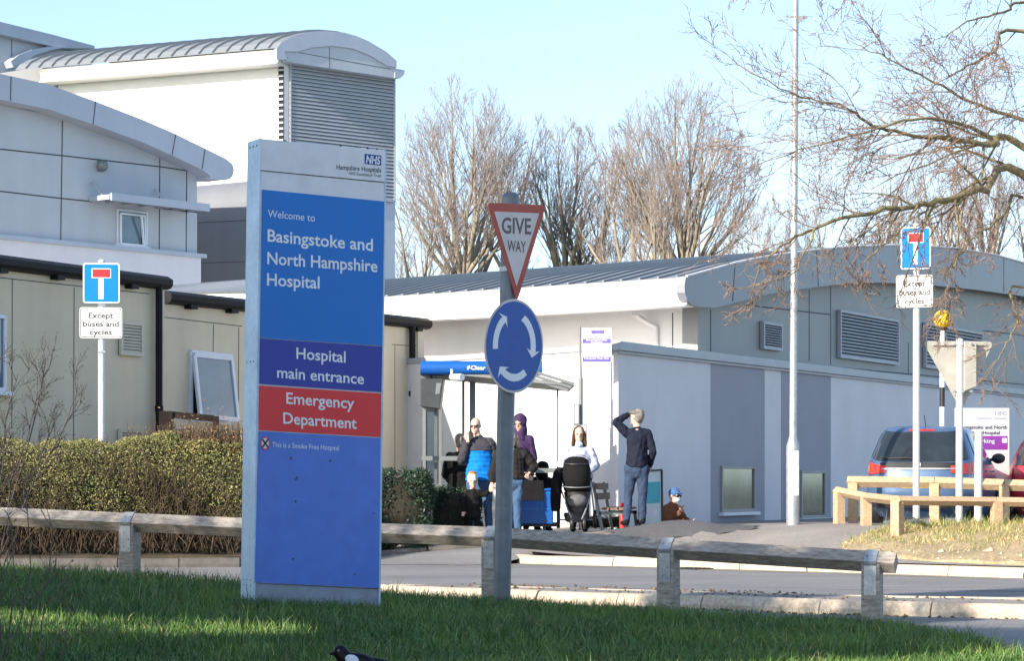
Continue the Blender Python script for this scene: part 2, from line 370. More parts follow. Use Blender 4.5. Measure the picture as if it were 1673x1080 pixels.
# traffic island between the two carriageways
IS = [(-1.75, 24.3, -.12), (-1.26, 23.75, -.12), (-.8, 23.35, -.12), (1.43, 21.75, -.12), (2.4, 20.95, -.12), (4.2, 20.05, -.12), (9, 18.3, -.12)]
IS = [(x + .28, y + .45, z) for x, y, z in IS]
kerb('island_kerb', IS, 0.13, 0.12, 0.92, M['kerb'], 1)
ISB = [(9.8, 20.0), (4.9, 21.85), (3.0, 22.6), (2.0, 23.15), (0.0, 24.4), (-1.2, 25.0)]
sheet('traffic_island', [(p[0] + 0.06, p[1] + 0.07) for p in IS] + ISB, lambda x, y: -0.012 + 0.012 * math.sin(x * 3) * math.sin(y * 4), 0.5, M['asphalt_old'], 0.12)
kb = [(x, y, -.12) for x, y in ISB]; kerb('island_back_kerb', kb, 0.12, 0.115, 0.92, M['kerb'], 1)
# far side
KF = [(1.0, 34.9, -.12), (.35, 34.9, -.12), (.02, 34.75, -.12), (.1, 34.4, -.12), (.55, 34.0, -.12), (1.37, 33.4, -.12), (3.78, 31.4, -.12), (6.1, 29.2, -.12), (14, 21.5, -.12)]
kerb('far_kerb', KF, 0.16, 0.12, 0.95, M['kerb'], 1)
PAV = [(.2, 34.8), (.2, 34.5), (.65, 34.1), (1.47, 33.5), (3.88, 31.5), (6.2, 29.3), (14.1, 21.6), (40, 21.6), (40, 62), (-14, 62), (-14, 35.9), (-1.9, 35.78), (.2, 35.7)]
sheet('pavement', PAV, H, 0.55, M['asphalt_old'])
sheet('side_road', [(-2.6, 33.7), (-.15, 33.7), (-.02, 34.25), (.12, 34.43), (.3, 34.46), (3.0, 34.46), (3.0, 35.8), (-2.6, 35.8)], lambda x, y: -0.114 + max(0, H(x, 35.7) + .05) * smooth(33.75, 35.65, y), 0.3, M['asphalt'])
def MZ(x, y): return H(x, y) + .022 + .012 * math.sin(x * 3) * math.sin(y * 5)
sheet('tarmac_ramp', [(2.4 + (1.1 + .2 * math.sin(i * 1.7)) * math.cos(i * .3), 35.5 + (.6 + .12 * math.sin(i * 2.3)) * math.sin(i * .3)) for i in range(21)], MZ, 0.2, M['asphalt_ramp'])
dk = [(-3.66, 32.95), (-2.7, 34.2), (-1.9, 35.2)] ; dk2 = [(-1.9, 35.2), (-1.22, 35.6), (-.06, 35.68), (1.1, 35.68), (1.9, 35.6)]
kerb('side_road_kerb', [(x, y, max(-.12, H(x, y + .1) - .075)) for x, y in dk2], 0.14, 0.085, 0.9, M['kerb_shaded'], 1)
kerb('left_kerb', [(-16, 31.9, -.12), (-6.9, 32.6, -.12), (-3.66, 32.95, -.12), (-2.7, 34.2, -.12), (-1.9, 35.2, -.12)], 0.14, 0.12, 0.92, M['kerb_shaded'], 1)
sheet('planting_bed', [(-16, 32.03), (-6.9, 32.73), (-3.7, 33.08), (-2.8, 34.3), (-2.0, 35.3), (-2.0, 35.8), (-2.2, 37.5), (-4, 40), (-16, 40)], lambda x, y: 0.0 + 0.05 * smooth(32, 34, y) + 0.015 * math.sin(x * 5 + y * 3), 0.5, M['soil'], 0.1)
def vb(px, off): # point on the far kerb line at photo column px, pushed back by off
    d = Plane(KP[0], KP[1]); t, _ = d.tz(px, 930); p = d.pt(t, 0); return (p.x + KN.x * off, p.y + KN.y * off)
VG = [vb(1262, 1.5), vb(1300, 1.05), vb(1400, .62), vb(1500, .36), vb(1600, .28), (12, 23.9), (12, 30), vb(1673, 4.6), vb(1500, 4.3), vb(1330, 3.9), vb(1230, 3.4)]
sheet('earth_verge', VG, lambda x, y: H(x, y) + 0.04 + 0.02 * math.sin(x * 4.1 + y) * math.sin(y * 5.3) , 0.22, M['dirt'], 0.1)
# worn yellow lines at the side road mouth
M['yellow'] = mat('worn_yellow_paint', (0.50, 0.42, 0.16), 0.85, rgb2=(0.20, 0.19, 0.15), scale=6, fine=(30, 0.3))
g = MB()
for P in ([(-1.0, 33.9), (-.35, 34.3), (-.1, 34.55)], [(-.75, 33.6), (-.1, 33.95), (.12, 34.1)], [(-1.0, 33.9), (-.75, 33.6)], [(.15, 33.8), (1.25, 33.0), (3.6, 31.05), (5.9, 28.85)]):
    for a, b in zip(P, P[1:]):
        a = Vector((*a, -.116)); b = Vector((*b, -.116)); d = (b - a).normalized(); n = Vector((-d.y, d.x, 0)) * 0.05
        g.quad(a - n, b - n, b + n, a + n)
g.build('road_line', M['yellow'], kind='structure')
# gully grating and a tarred repair in the far lane
g = MB(); c = Vector((2.35, 32.25, -.114)); g.box(c, (.46, .40, .012), (Vector((KD.x, KD.y, 0)), Vector((-KD.y, KD.x, 0)), Vector((0, 0, 1))))
for i in range(6): g.box(c + Vector((KD.x, KD.y, 0)) * (-.19 + .076 * i) + Vector((0, 0, .008)), (.03, .34, .01), (Vector((KD.x, KD.y, 0)), Vector((-KD.y, KD.x, 0)), Vector((0, 0, 1))), 1)
g.build('gully_grating', [M['hole'], M['steel_dark']], off=(2.35, 32.25, -.12), label='small iron gully grating in the road beside the far kerb', cat='drain')
rp = random.Random(12); g = MB(); q = Vector((-3.4, 27.4, -.1165)); w0 = None
for i in range(26):
    q2 = q + Vector((.42, rp.gauss(-.10, .05), 0)); w = rp.uniform(.012, .03); n = Vector((0, w, 0)); g.quad(q - (w0 or n), q2 - n, q2 + n, q + (w0 or n)); q = q2; w0 = n
g.build('road_crack', M['asphalt_dark'], kind='structure')

# ------------------------------------------------------------------ building helpers
def rect(pl, x0, y0, x1, y1):
    t0, z1 = pl.tz(x0, y0); t1, z0 = pl.tz(x1, y1); return t0, z0, t1, z1
def wallbox(g, pl, t0, z0, t1, z1, o0, o1, mi=0):      # a block on the plane between offsets o0 and o1
    g.box((pl.pt(t0, z0, o0) + pl.pt(t1, z1, o1)) / 2, (t1 - t0, o1 - o0, z1 - z0), (pl.d, pl.n, Vector((0, 0, 1))), mi)
def louvre(name, pl, r, parent, n, mf, ms, fr=0.05, depth=0.07):
    t0, z0, t1, z1 = r; g = MB()
    wallbox(g, pl, t0, z0, t1, z1, 0.004, 0.012, 1)
    for a, b, c, d in ((t0, z0, t1, z0 + fr), (t0, z1 - fr, t1, z1), (t0, z0 + fr, t0 + fr, z1 - fr), (t1 - fr, z0 + fr, t1, z1 - fr)): wallbox(g, pl, a, b, c, d, 0.012, depth + 0.012)
    h = (z1 - z0 - 2 * fr) / n
    for i in range(n):
        z = z0 + fr + h * i
        P = [pl.pt(t0 + fr, z + h * 0.06, depth), pl.pt(t0 + fr, z + h * 0.30, depth), pl.pt(t0 + fr, z + h * 0.98, 0.02), pl.pt(t0 + fr, z + h * 0.86, 0.02)]
        g.prism(P, pl.d * (t1 - t0 - 2 * fr))
    return g.build(name, [mf, M['hole']], parent)
def joints(g, pl, lines, o=0.003, w=0.02, mi=1):       # thin dark joints given in photo pixels
    for x0, y0, x1, y1 in lines:
        a = pl.hit(x0, y0, o); b = pl.hit(x1, y1, o); g.beam(a, b, w, 0.006, pl.n, mi) if False else g.beam(a, b, 0.006 if abs((b - a).normalized().dot(pl.n)) > .9 else w, 0.006, pl.n, mi)
def extr(g, pl, tz, o, depth, mi=0):                   # polygon in (t,z) on the plane, extruded back by depth
    g.prism([pl.pt(t, z, o) for t, z in tz], -pl.n * depth, mi)
def tzs(pl, pix): return [pl.tz(x, y) for x, y in pix]

# ------------------------------------------------------------------ long single storey wing on the right
C0 = ((1010 - CX) / 100, 40.0); S2 = 100 * 145 / 222.; C1 = ((1673 - CX) / S2, F / S2)
GL = Plane(C0, C1)
GU = Plane((C0[0] - GL.n.x * 0.25, C0[1] - GL.n.y * 0.25), (C1[0] - GL.n.x * 0.25, C1[1] - GL.n.y * 0.25))
GF = Plane((C0[0] + GL.n.x * 0.15, C0[1] + GL.n.y * 0.15), (C1[0] + GL.n.x * 0.15, C1[1] + GL.n.y * 0.15))
LL = Plane(((693 - CX) / 90.5 - 2.0, F / 90.5 + 3.1), C0)
wing = thing('hospital_wing', 'low hospital wing with curved grey roof, louvred grey gable and white rendered lower walls', 'building', (C0[0], C0[1], 0))
ZL = 3.27
tc, _ = GU.tz(1140, 540)                                # upper gable corner
cor = GU.pt(tc, 0)
# lower rendered storey
g = MB(); TL = 46.0
back = GL.n * -30
P = [LL.p, GL.pt(0, 0), GL.pt(TL, 0), GL.pt(TL, 0) + back, LL.p + Vector((-8, 26, 0))]
g.prism([p + Vector((0, 0, -0.6)) for p in P], (0, 0, ZL + 0.6)); g.build('lower_wall', M['render_white'], wing)
for x0, x1 in ((1161, 1249), (1276, 1357)):
    t0, _ = GL.tz(x0, 700); t1, _ = GL.tz(x1, 700); g = MB(); wallbox(g, GL, t0, -0.5, t1, ZL - 0.002, 0.0, 0.006); g.build('grey_wall_panel', M['render_grey'], wing)
g = MB(); wallbox(g, GL, -0.1, ZL - 0.10, TL, ZL + 0.05, -0.3, 0.09); g.box((LL.pt(LL.L / 2, ZL - .03, 0)), (LL.L + .1, 0.06, 0.10), (LL.d, LL.n, Vector((0, 0, 1))))
wallbox(g, GL, -0.06, ZL - 0.15, TL, ZL - 0.10, 0.0, 0.05); g.build('coping', M['louvre'], wing, bevel=0.01)
def sash(pl, r, parent, name='window', inset=0.0, mf=None, mg=None, sill=True):
    t0, z0, t1, z1 = r; g = MB(); f = 0.055
    for a, b, c, d in ((t0, z0, t1, z0 + f), (t0, z1 - f, t1, z1), (t0, z0 + f, t0 + f, z1 - f), (t1 - f, z0 + f, t1, z1 - f)): wallbox(g, pl, a, b, c, d, 0.004, 0.05)
    w = g.build(name, mf or M['frame_white'], parent, bevel=0.006)
    g = MB(); wallbox(g, pl, t0 + f, z0 + f, t1 - f, z1 - f, 0.006, 0.018); g.build('pane', mg or M['glass'], w)
    if sill: g = MB(); wallbox(g, pl, t0 - 0.08, z0 - 0.06, t1 + 0.08, z0, 0.008, 0.11); g.build('sill', M['frame_white'], w)
    return w
M['glass_green'] = mat('greenish_glass', (0.06, 0.075, 0.055), 0.1, rgb2=(0.16, 0.17, 0.13), scale=1.4, spec=0.8)
sash(GL, rect(GL, 1176, 761, 1231, 836), wing, mf=M['clad_grey'], mg=M['glass_green'])
sash(GL, rect(GL, 1306, 769, 1346, 846), wing, mf=M['clad_grey'], mg=M['glass_green'])
# upper gable
top = [(1120.7, 452), (1133, 449), (1165, 440), (1201, 430), (1245, 421), (1291, 414), (1340, 408), (1386, 404), (1454, 401), (1510, 402.5), (1563, 406), (1627, 417), (1673, 430), (1740, 456)]
bot = [(1141, 501), (1169, 502.7), (1257, 480.5), (1322, 470.5), (1386, 462.5), (1442, 461.7), (1523, 466), (1600, 474), (1673, 484), (1740, 501)]
topT = tzs(GF, top); botT = tzs(GF, bot)
e0, e1 = topT[0][1], GF.tz(1125, 500)[1]               # eave nose heights
g = MB(); nose = [GF.tz(*p) for p in ((1131, 498), (1123, 490), (1119, 478), (1118.5, 465))]
extr(g, GF, nose[::1] + topT + botT[::-1], 0.0, 0.16); joints(g, GF, [(1201, 431, 1197, 492), (1334, 409, 1337, 468), (1520, 404, 1519, 465), (1640, 421, 1640, 478)], 0.002, 0.02)
g.build('gable_fascia', [M['fascia_grey'], M['joint']], wing)
g = MB(); inner = [(t, z + 0.1) for t, z in tzs(GU, bot)]
inner = [(tc, inner[0][1])] + [p for p in inner if p[0] > tc + 0.3]
extr(g, GU, [(tc, ZL - 0.3)] + inner + [(inner[-1][0], ZL - 0.3)], 0.0, 0.3)
joints(g, GU, [(1161, 506, 1161, 590), (1322, 474, 1322, 590), (1357, 468, 1357, 596), (1484, 560, 1484, 612), (1215, 498, 1357, 514), (1145, 580, 1700, 631), (1606, 540, 1700, 552)])
g.build('gable_cladding', [M['clad_grey'], M['joint']], wing)
for r, n in (((1241, 525, 1272, 574), 9), ((1367, 506, 1463, 597), 13), ((1507, 527, 1600, 613), 12)):
    louvre('louvre', GU, rect(GU, *r), wing, n, M['louvre'], M['hole'], 0.05, 0.08)
# long side: eave line, wall and roof
zE = GF.tz(1125, 500)[1]; EC = GF.pt(GF.tz(1121, 480)[0], 0)
Sl = (HY - 527) / (zE - CZ); EL = Vector(((630 - CX) / Sl, F / Sl, 0)); dE = (EL - EC).normalized(); LN = 15.0
nE = Vector((dE.y, -dE.x, 0)); nE = nE if nE.y < 0 else -nE
g = MB(); A = cor + Vector((0, 0, 0)); B = cor + dE * LN
g.prism([A + Vector((0, 0, ZL - 0.3)), B + Vector((0, 0, ZL - 0.3)), B + GU.d * 10 + Vector((0, 0, ZL - .3)), A + GU.d * 10 + GU.n * -.35 + Vector((0, 0, ZL - .3))], (0, 0, zE - ZL + 0.55))
for k in (0.55, 3.8, 7.2): g.box(A + dE * k + nE * 0.003 + Vector((0, 0, (ZL + zE) / 2)), (0.02, 0.008, zE - ZL), (dE, nE, Vector((0, 0, 1))), 1)
g.build('upper_side_wall', [M['clad_white'], M['joint']], wing)
hN = topT[0][1] - zE; prof = []
for i in range(9):
    a = math.radians(90 + 180 * i / 8); prof.append((-math.cos(a) * 0.22, zE + hN / 2 + math.sin(a) * hN / 2))
prof += [(0.45, zE + 0.005), (0.45, zE + hN)]
g = MB(); g.loft([[EC + GU.d * (u + 0.0) + dE * k + Vector((0, 0, z)) for u, z in prof] for k in (0.05, LN)]); g.build('eave_fascia', M['clad_white'], wing, smooth=35)
arc = [(t, z) for t, z in topT]
g = MB(); ring = lambda k, dz: [GF.pt(t, z + dz, 0) + dE * k for t, z in arc]
r0 = ring(0.12, -0.005); r1 = ring(LN, -0.005); g.loft([r0, r1], cap=False, closed=False)
k = 0.2
while k < LN:
    R = ring(k, 0.0)
    for a, b in zip(R, R[1:]): g.beam(a + Vector((0, 0, 0.012)), b + Vector((0, 0, 0.012)), 0.03, 0.04)
    k += 0.40
g.build('roof', M['roof'], wing)
g = MB(); g.tube([GF.pt(t, z + 0.012, 0.01) for t, z in topT], 0.022, 6); g.build('edge_trim', M['clad_white'], wing)
dp = Plane((A + dE * 3)[:2], A[:2]); g = MB(); p0 = dp.hit(1054, 512, 0.28); p1 = dp.hit(1075, 535, 0.06); p2 = dp.hit(1075, 572, 0.06)
g.tube([p0 + Vector((0, 0, .1)), p0, p0 + Vector((.05, 0, -.08)), p1, p2, p2 - Vector((0, 0, .4))], 0.045, 8); g.box(p0 + Vector((0, 0, .04)), (.14, .14, .2)); g.build('rain_pipe', M['clad_white'], wing, smooth=40)
# lower roof further along, left of the welcome sign
g = MB(); q0 = W(262, 468, 74); q1 = W(440, 455, 78); q2 = W(440, 492, 78) + Vector((0, -2.5, 0)); q3 = W(262, 494, 74) + Vector((0, -2.5, 0))
th_ = thing('rear_wing', 'low grey ribbed roof showing behind the beige cabins, left of the welcome sign', 'building', (q3.x, q3.y, 0))
g.quad(q3, q2, q1, q0)
for i in range(44):
    f = i / 43; a = q3.lerp(q2, f); b = q0.lerp(q1, f); b = b + (q1 - q0).normalized() * -0.6; g.beam(a + Vector((0, 0, .008)), b + Vector((0, 0, .008)), 0.04, 0.022)
g.build('roof', M['roof'], th_)
g = MB(); g.prism([q3 + Vector((0, .1, 0)), q2 + Vector((0, .1, 0)), q2 + Vector((0, 3, 0)), q3 + Vector((0, 3, 0))], (0, 0, -q3.z + 0.0)); g.build('wall', M['clad_white'], th_)

# ------------------------------------------------------------------ tall plant tower behind
TCN = ((462 - CX) / 48, F / 48)
TF = Plane(TCN, ((646 - CX) / 46.2, F / 46.2)); TWp = Plane(((95 - CX) / 45.9, F / 45.9), TCN)
tow = thing('plant_tower', 'tall white building with arched grey roof and a big grey louvred end', 'building', (TCN[0], TCN[1], 0))
tr = TF.tz(646, 200)[0]; zt = TF.tz(470, 96)[1]; UP = Vector((0, 0, 1))
g = MB(); A = TF.pt(0, 0); g.prism([TWp.pt(0, 0), A, A + TF.d * 3, TWp.pt(0, 0) + TF.d * 3], (0, 0, zt)); g.build('side_wall', M['clad_white'], tow)
g = MB(); extr(g, TF, [(0.12, 0), (0.12, zt), (tr, zt), (tr, 0)], -0.02, 3); g.build('end_wall', M['fascia_silver'], tow)
louvre('louvre', TF, (TF.tz(472, 104)[0], TF.tz(646, 331)[1], TF.tz(644, 300)[0], TF.tz(472, 103)[1]), tow, 34, M['louvre'], M['hole'], 0.06, 0.07)
g = MB(); t0, z0, t1, z1 = rect(TWp, 455, 104, 464, 250)
wallbox(g, TWp, t0, z0, t1, z1, 0.003, 0.01, 1)
z = z0
while z < z1: wallbox(g, TWp, t0, z, t1, z + 0.07, 0.01, 0.08); z += 0.2
g.build('side_louvre', [M['louvre'], M['hole']], tow)
topF = [(452, 96), (452, 78), (460, 68), (474, 60), (498, 53), (515, 50.5), (533, 50), (563, 52.6), (582, 58), (601, 66), (631, 83.7), (648, 98.5)]
inF = [(486, 83.7), (509, 77), (542, 74), (578, 79), (607, 91), (631, 106)]
OT = 0.5; TO = Plane((TF.p + TF.n * OT)[:2], (TF.p + TF.n * OT + TF.d * 5)[:2])
tT = tzs(TO, topF); tI = tzs(TO, inF); tb = [TO.tz(470, 100), TO.tz(648, 127)]
g = MB(); extr(g, TO, tT + [TO.tz(648, 110), TO.tz(631, 106)] + tI[::-1] + [TO.tz(465, 83), TO.tz(468, 97)], 0.0, 0.18); g.build('arch_fascia', M['fascia_silver'], tow)
g = MB(); extr(g, TO, [tb[0], TO.tz(465, 82)] + tI + [TO.tz(648, 109), tb[1]], -0.06, 0.4); joints(g, TO, [(540, 76, 540, 111), (490, 85, 640, 112)], -0.058, 0.02); g.build('arch_panel', [M['clad_blue'], M['joint']], tow)
g = MB(); extr(g, TO, [TO.tz(646, 111), TO.tz(662, 114), TO.tz(661, 121), TO.tz(655, 127), TO.tz(646, 127)], -0.02, 6); g.build('gutter', M['fascia_silver'], tow)
dT = -TWp.d; LT = TWp.L; g = MB()
arcT = [TO.pt(t, z, -0.02) for t, z in tT[1:]]
g.loft([arcT, [p + dT * (LT + 1.5) + Vector((0, 0, 0)) for p in arcT]], cap=False, closed=False)
k = 0.3
while k < LT + 1.5:
    for a, b in zip(arcT, arcT[1:]): g.beam(a + dT * k + UP * .03, b + dT * k + UP * .03, 0.05, 0.09)
    k += 0.55
g.build('roof', M['roof'], tow)
zb = TO.tz(455, 103)[1]; zt2 = TO.tz(452, 80)[1]; g = MB(); E = TO.pt(tT[0][0], 0); prof = []
for i in range(9):
    a = math.radians(90 + 180 * i / 8); prof.append((-math.cos(a) * 0.3, (zb + zt2) / 2 + math.sin(a) * (zt2 - zb) / 2))
prof += [(0.8, zb), (0.8, zt2)]
g.loft([[E + TF.d * (u * 0 + 0.0) + TWp.n * -u + dT * k + UP * z for u, z in prof] for k in (0.1, LT + 0.6)]); g.build('eave_fascia', M['clad_white'], tow, smooth=35)
# dark flank between tower and front block
dw = Plane(((270 - CX) / 51.5, F / 51.5), ((470 - CX) / 53.5, F / 53.5)); g = MB()
zt3 = dw.tz(400, 310)[1]; prof = [(0, zt3 - .5)] + [(0.9 * (1 - math.cos(math.radians(a))), zt3 - .5 + 0.9 * math.sin(math.radians(a))) for a in (15, 35, 55, 75, 90)] + [(4, zt3 + .4), (4, 0), (0, 0)]
g.loft([[dw.pt(t, z, -u) for u, z in prof] for t in (0, dw.L)]); joints(g, dw, [(322, 364, 440, 358), (322, 430, 440, 426)]); g.build('dark_flank', [M['dark_wall'], M['joint']], tow, smooth=30)
# block further left, behind
rb = Plane(((-60 - CX) / 44.5, F / 44.5), ((150 - CX) / 42.5, F / 42.5)); 
rear = thing('rear_block', 'silver-blue hospital block behind, cut by the top left corner', 'building', tuple(rb.p))
g = MB(); extr(g, rb, tzs(rb, [(-60, 300), (-60, 40), (0, 56), (96, 80), (150, 90), (150, 300)]), 0, 6); joints(g, rb, [(19, 62, 19, 110)], .003, .03); g.build('wall', [M['clad_blue'], M['joint']], rear)
g = MB(); extr(g, rb, tzs(rb, [(-60, 24), (0, 39), (70, 56), (145, 76), (146, 80), (90, 80), (0, 59), (-60, 45)]), 0.35, 6.6); g.build('parapet', M['fascia_silver'], rear)
g = MB(); extr(g, rb, tzs(rb, [(5, 102), (18, 92), (40, 83), (66, 78), (96, 79), (70, 84), (45, 92), (25, 104), (9, 112)]), 0.5, 0.5); g.build('arched_trim', M['fascia_silver'], rear)
g = MB(); extr(g, TWp, tzs(TWp, [(-40, 122), (62, 106), (96, 133), (140, 158), (140, 220), (-40, 220)]), -0.3, 3); g.build('soffit_block', M['dark_wall'], rear)

# ------------------------------------------------------------------ front block on the left with the curved fascia
LB = Plane(((-70 - CX) / 60.6, F / 60.6), ((322 - CX) / 55, F / 55)); LF = Plane((LB.p + LB.n * .6)[:2], (LB.p + LB.n * .6 + LB.d * 5)[:2])
lb = thing('hospital_block', 'silver panelled upper storey under a sweeping curved fascia, at the left', 'building', (LB.pt(LB.L, 0).x, LB.pt(LB.L, 0).y, 0))
wt = tzs(LB, [(-70, 160), (0, 170), (101, 192), (194, 226), (272, 258), (322, 284)]); zl = LB.tz(322, 418)[1]
g = MB(); extr(g, LB, [(0, zl)] + wt + [(LB.L, zl)], 0, 7)
joints(g, LB, [(102, 196, 99, 396), (261, 258, 260, 414), (305, 280, 304, 416), (-70, 236, 102, 254), (102, 254, 261, 272), (261, 272, 322, 281), (-70, 304, 101, 324), (101, 324, 150, 329), (261, 340, 305, 345), (305, 345, 322, 347)], 0.003, 0.035)
g.build('upper_wall', [M['clad_blue'], M['joint']], lb)
g = MB(); extr(g, LB, [(0, 0), (0, zl), (LB.L + .1, zl), (LB.L + .1, 0)], 0.06, 7); g.build('rendered_wall', M['render_white'], lb)
g = MB(); wallbox(g, LB, 0, zl - 0.06, LB.L + .25, zl + 0.06, -1, 0.16); g.build('ledge', M['fascia_silver'], lb)
ft = [(-70, 104), (0, 120), (78, 137), (155, 164.7), (233, 195), (286, 218), (334, 241.7), (369, 259), (380, 268), (382.5, 278), (380, 288), (374, 293), (344, 293), (344, 287)]
fb = [(330, 277), (280, 253), (233, 232), (155, 203.6), (78, 177.5), (0, 162), (-70, 148)]
g = MB(); extr(g, LF, tzs(LF, ft + fb), 0, 0.9); joints(g, LF, [(18, 124, 17, 164), (156, 165, 152, 203), (287, 219, 281, 253), (335, 243, 330, 276)], 0.003, 0.03); g.build('curved_fascia', [M['fascia_silver'], M['joint']], lb)
g = MB(); fr = tzs(LF, ft[:9]); g.loft([[LF.pt(t, z - .02, -.1) for t, z in fr], [LF.pt(t, z - .02, -7) for t, z in fr]], cap=False, closed=False); g.build('roof', M['roof'], lb)
w = sash(LB, rect(LB, 190, 341, 240, 404), lb, mg=M['glass'])
# tilted sash inside
g = MB(); r = rect(LB, 194, 349, 234, 402); t0, z0, t1, z1 = r
for a, b in (((t0, z0), (t1, z0)), ((t1, z0), (t1 - .02, z1)), ((t1 - .02, z1), (t0, z1)), ((t0, z1), (t0, z0))): g.beam(LB.pt(*a, .09), LB.pt(*b, .09 + .0), .05, .05, LB.n)
g.beam(LB.pt(t1 - .04, z0, .07), LB.pt(t1 - .26, z1, .22), .06, .05, LB.n); g.build('open_sash', M['frame_white'], w)
g = MB(); r0 = LB.hit(144, 316); r1 = LB.hit(306, 333); t0, zc = LB.tz(146, 322); t1, _ = LB.tz(306, 333)
extr(g, LB, [(t0, zc - .02), (t0, zc + .02), (t1, zc + .02), (t1, zc - .02)], .9, .9)
for i in range(7): f = i / 6; wallbox(g, LB, t0 + (t1 - t0) * f - .02, zc - .12, t0 + (t1 - t0) * f + .02, zc + .0, .02, .88)
wallbox(g, LB, t0, zc - .16, t1, zc + .06, .9, .97)
for t in (t0 + .1, t0 + (t1 - t0) * .66): g.beam(LB.pt(t, zc + .45, .03), LB.pt(t, zc + .0, .5), .05, .05)
g.build('sun_shade', M['fascia_silver'], lb)
g = MB(); p = LB.hit(163, 271); g.ellip(p + LB.n * .12, (.16, .16, .16)); g.box(p + LB.n * .03, (.2, .06, .3), (LB.d, LB.n, UP)); g.build('wall_lamp', M['steel_grey'], lb, smooth=60)

# ------------------------------------------------------------------ beige portable cabins
def gutter(pl, t0, z0, t1, z1, parent, br):
    g = MB(); prof = [(-.1, .05), (-.1, .11), (.06, .12), (.16, .06), (.16, -.02), (.12, -.07), (.05, -.09), (-.0, -.09), (-.0, .05)]
    g.loft([[pl.pt(t, z + b, a) for a, b in prof] for t, z in ((t0, z0), (t1, z1))])
    for f in br: t = t0 + (t1 - t0) * f; z = z0 + (z1 - z0) * f; wallbox(g, pl, t - .09, z - .14, t + .09, z - .07, 0.0, .14)
    return g.build('gutter', M['black_gutter'], parent, smooth=35)
def cabin(label, p0, p1, ztop, depth, name='portable_cabin'):
    pl = Plane(p0, p1); root = thing(name, label, 'cabin', (p0[0], p0[1], 0)); g = MB()
    extr(g, pl, [(0, -.2), (0, ztop), (pl.L, ztop), (pl.L, -.2)], 0, depth); return pl, root, g
Sa, Sb = 115.8, 105.0
pl1, cab1, g = cabin('beige cabin with black gutter and two louvre vents behind the clipped hedge', ((-60 - CX) / (Sa + 2.6), F / (Sa + 2.6)), ((266 - CX) / Sb, F / Sb), CZ + (HY - 468) / Sb, 7)
joints(g, pl1, [(20, 456, 19, 700), (121, 470, 120, 720), (-60, 447, 244, 480)], .002, .012)
g.build('wall', [M['beige'], M['joint']], cab1)
z1 = pl1.tz(257, 463)[1]; gutter(pl1, -0.0, z1, pl1.L + .05, z1, cab1, (.15, .42, .62, .8))
g = MB(); a = pl1.pt(pl1.tz(252, 600)[0], z1 - .05, .09); g.tube([a, Vector((a.x, a.y, 0))], .055, 10); g.tube([a - UP * 1.85, a - UP * 1.95], .066, 10); g.build('downpipe', M['black_gutter'], cab1, smooth=40)
g = MB(); wallbox(g, pl1, pl1.tz(258.5, 600)[0], -.1, pl1.L, z1 - .02, 0.0, .03); g.build('corner_trim', M['beige_trim'], cab1)
louvre('vent', pl1, rect(pl1, 193, 524, 230, 583), cab1, 9, M['beige_trim'], M['hole'], .05, .05)
louvre('vent', pl1, rect(pl1, 191, 701, 229, 735), cab1, 5, M['beige_trim'], M['hole'], .05, .05)
sash(pl1, rect(pl1, -45, 510, 7, 640), cab1)
Sc, Se = 103.0, 88.0
pl2, cab2, g = cabin('beige cabin with a tilted white window, half hidden behind the blue welcome sign', ((266 - CX) / Sc, F / Sc), ((690 - CX) / Se, F / Se), CZ + (HY - 487) / Sc, 5)
zz = CZ + (HY - 487) / Sc
joints(g, pl2, [(349, 530, 348, 575), (390, 535, 389, 720), (645, 566, 645, 770), (266, 518, 395, 533), (640, 563, 690, 566)], .002, .012); g.build('wall', [M['beige'], M['joint']], cab2)
gutter(pl2, 0.02, zz, pl2.L + .1, zz, cab2, (.08, .22, .5, .75, .95))
a = pl2.pt(pl2.tz(667, 600)[0], zz - .05, .09); g = MB(); g.tube([a, Vector((a.x, a.y, 0))], .06, 10); g.tube([a - UP * 1.2, a - UP * 1.3], .07, 10); g.build('downpipe', M['black_gutter'], cab2, smooth=40)
g = MB(); wallbox(g, pl2, pl2.tz(680, 600)[0], -.1, pl2.L, zz - .02, 0.0, .04); g.build('corner_trim', M['beige_trim'], cab2)
# top-hung window, pushed open at the bottom
w0 = [pl2.hit(*p) for p in ((310, 575), (376, 582), (376, 692), (310, 686))]
g = MB()
for a, b in zip(w0, w0[1:] + w0[:1]): g.beam(a + pl2.n * .02, b + pl2.n * .02, .06, .05, pl2.n)
win = g.build('window', M['frame_white'], cab2)
s0 = [pl2.hit(313, 580, .05), pl2.hit(374, 586, .05), pl2.hit(374, 686, .05) + pl2.n * .13 , pl2.hit(313, 681, .05) + pl2.n * .13]
g = MB(); q = [pl2.hit(314, 588, .006), pl2.hit(374, 594, .006), pl2.hit(374, 690, .006), pl2.hit(314, 684, .006)]; g.quad(*q); g.build('opening', M['hole'], win)
g = MB()
for a, b in zip(s0, s0[1:] + s0[:1]): g.beam(a, b, .07, .05, pl2.n)
so = g.build('open_sash', M['frame_white'], win)
nn = (s0[1] - s0[0]).cross(s0[3] - s0[0]).normalized(); g = MB(); g.prism([p for p in s0], nn * .012); g.build('pane', M['glass_pale'], win)
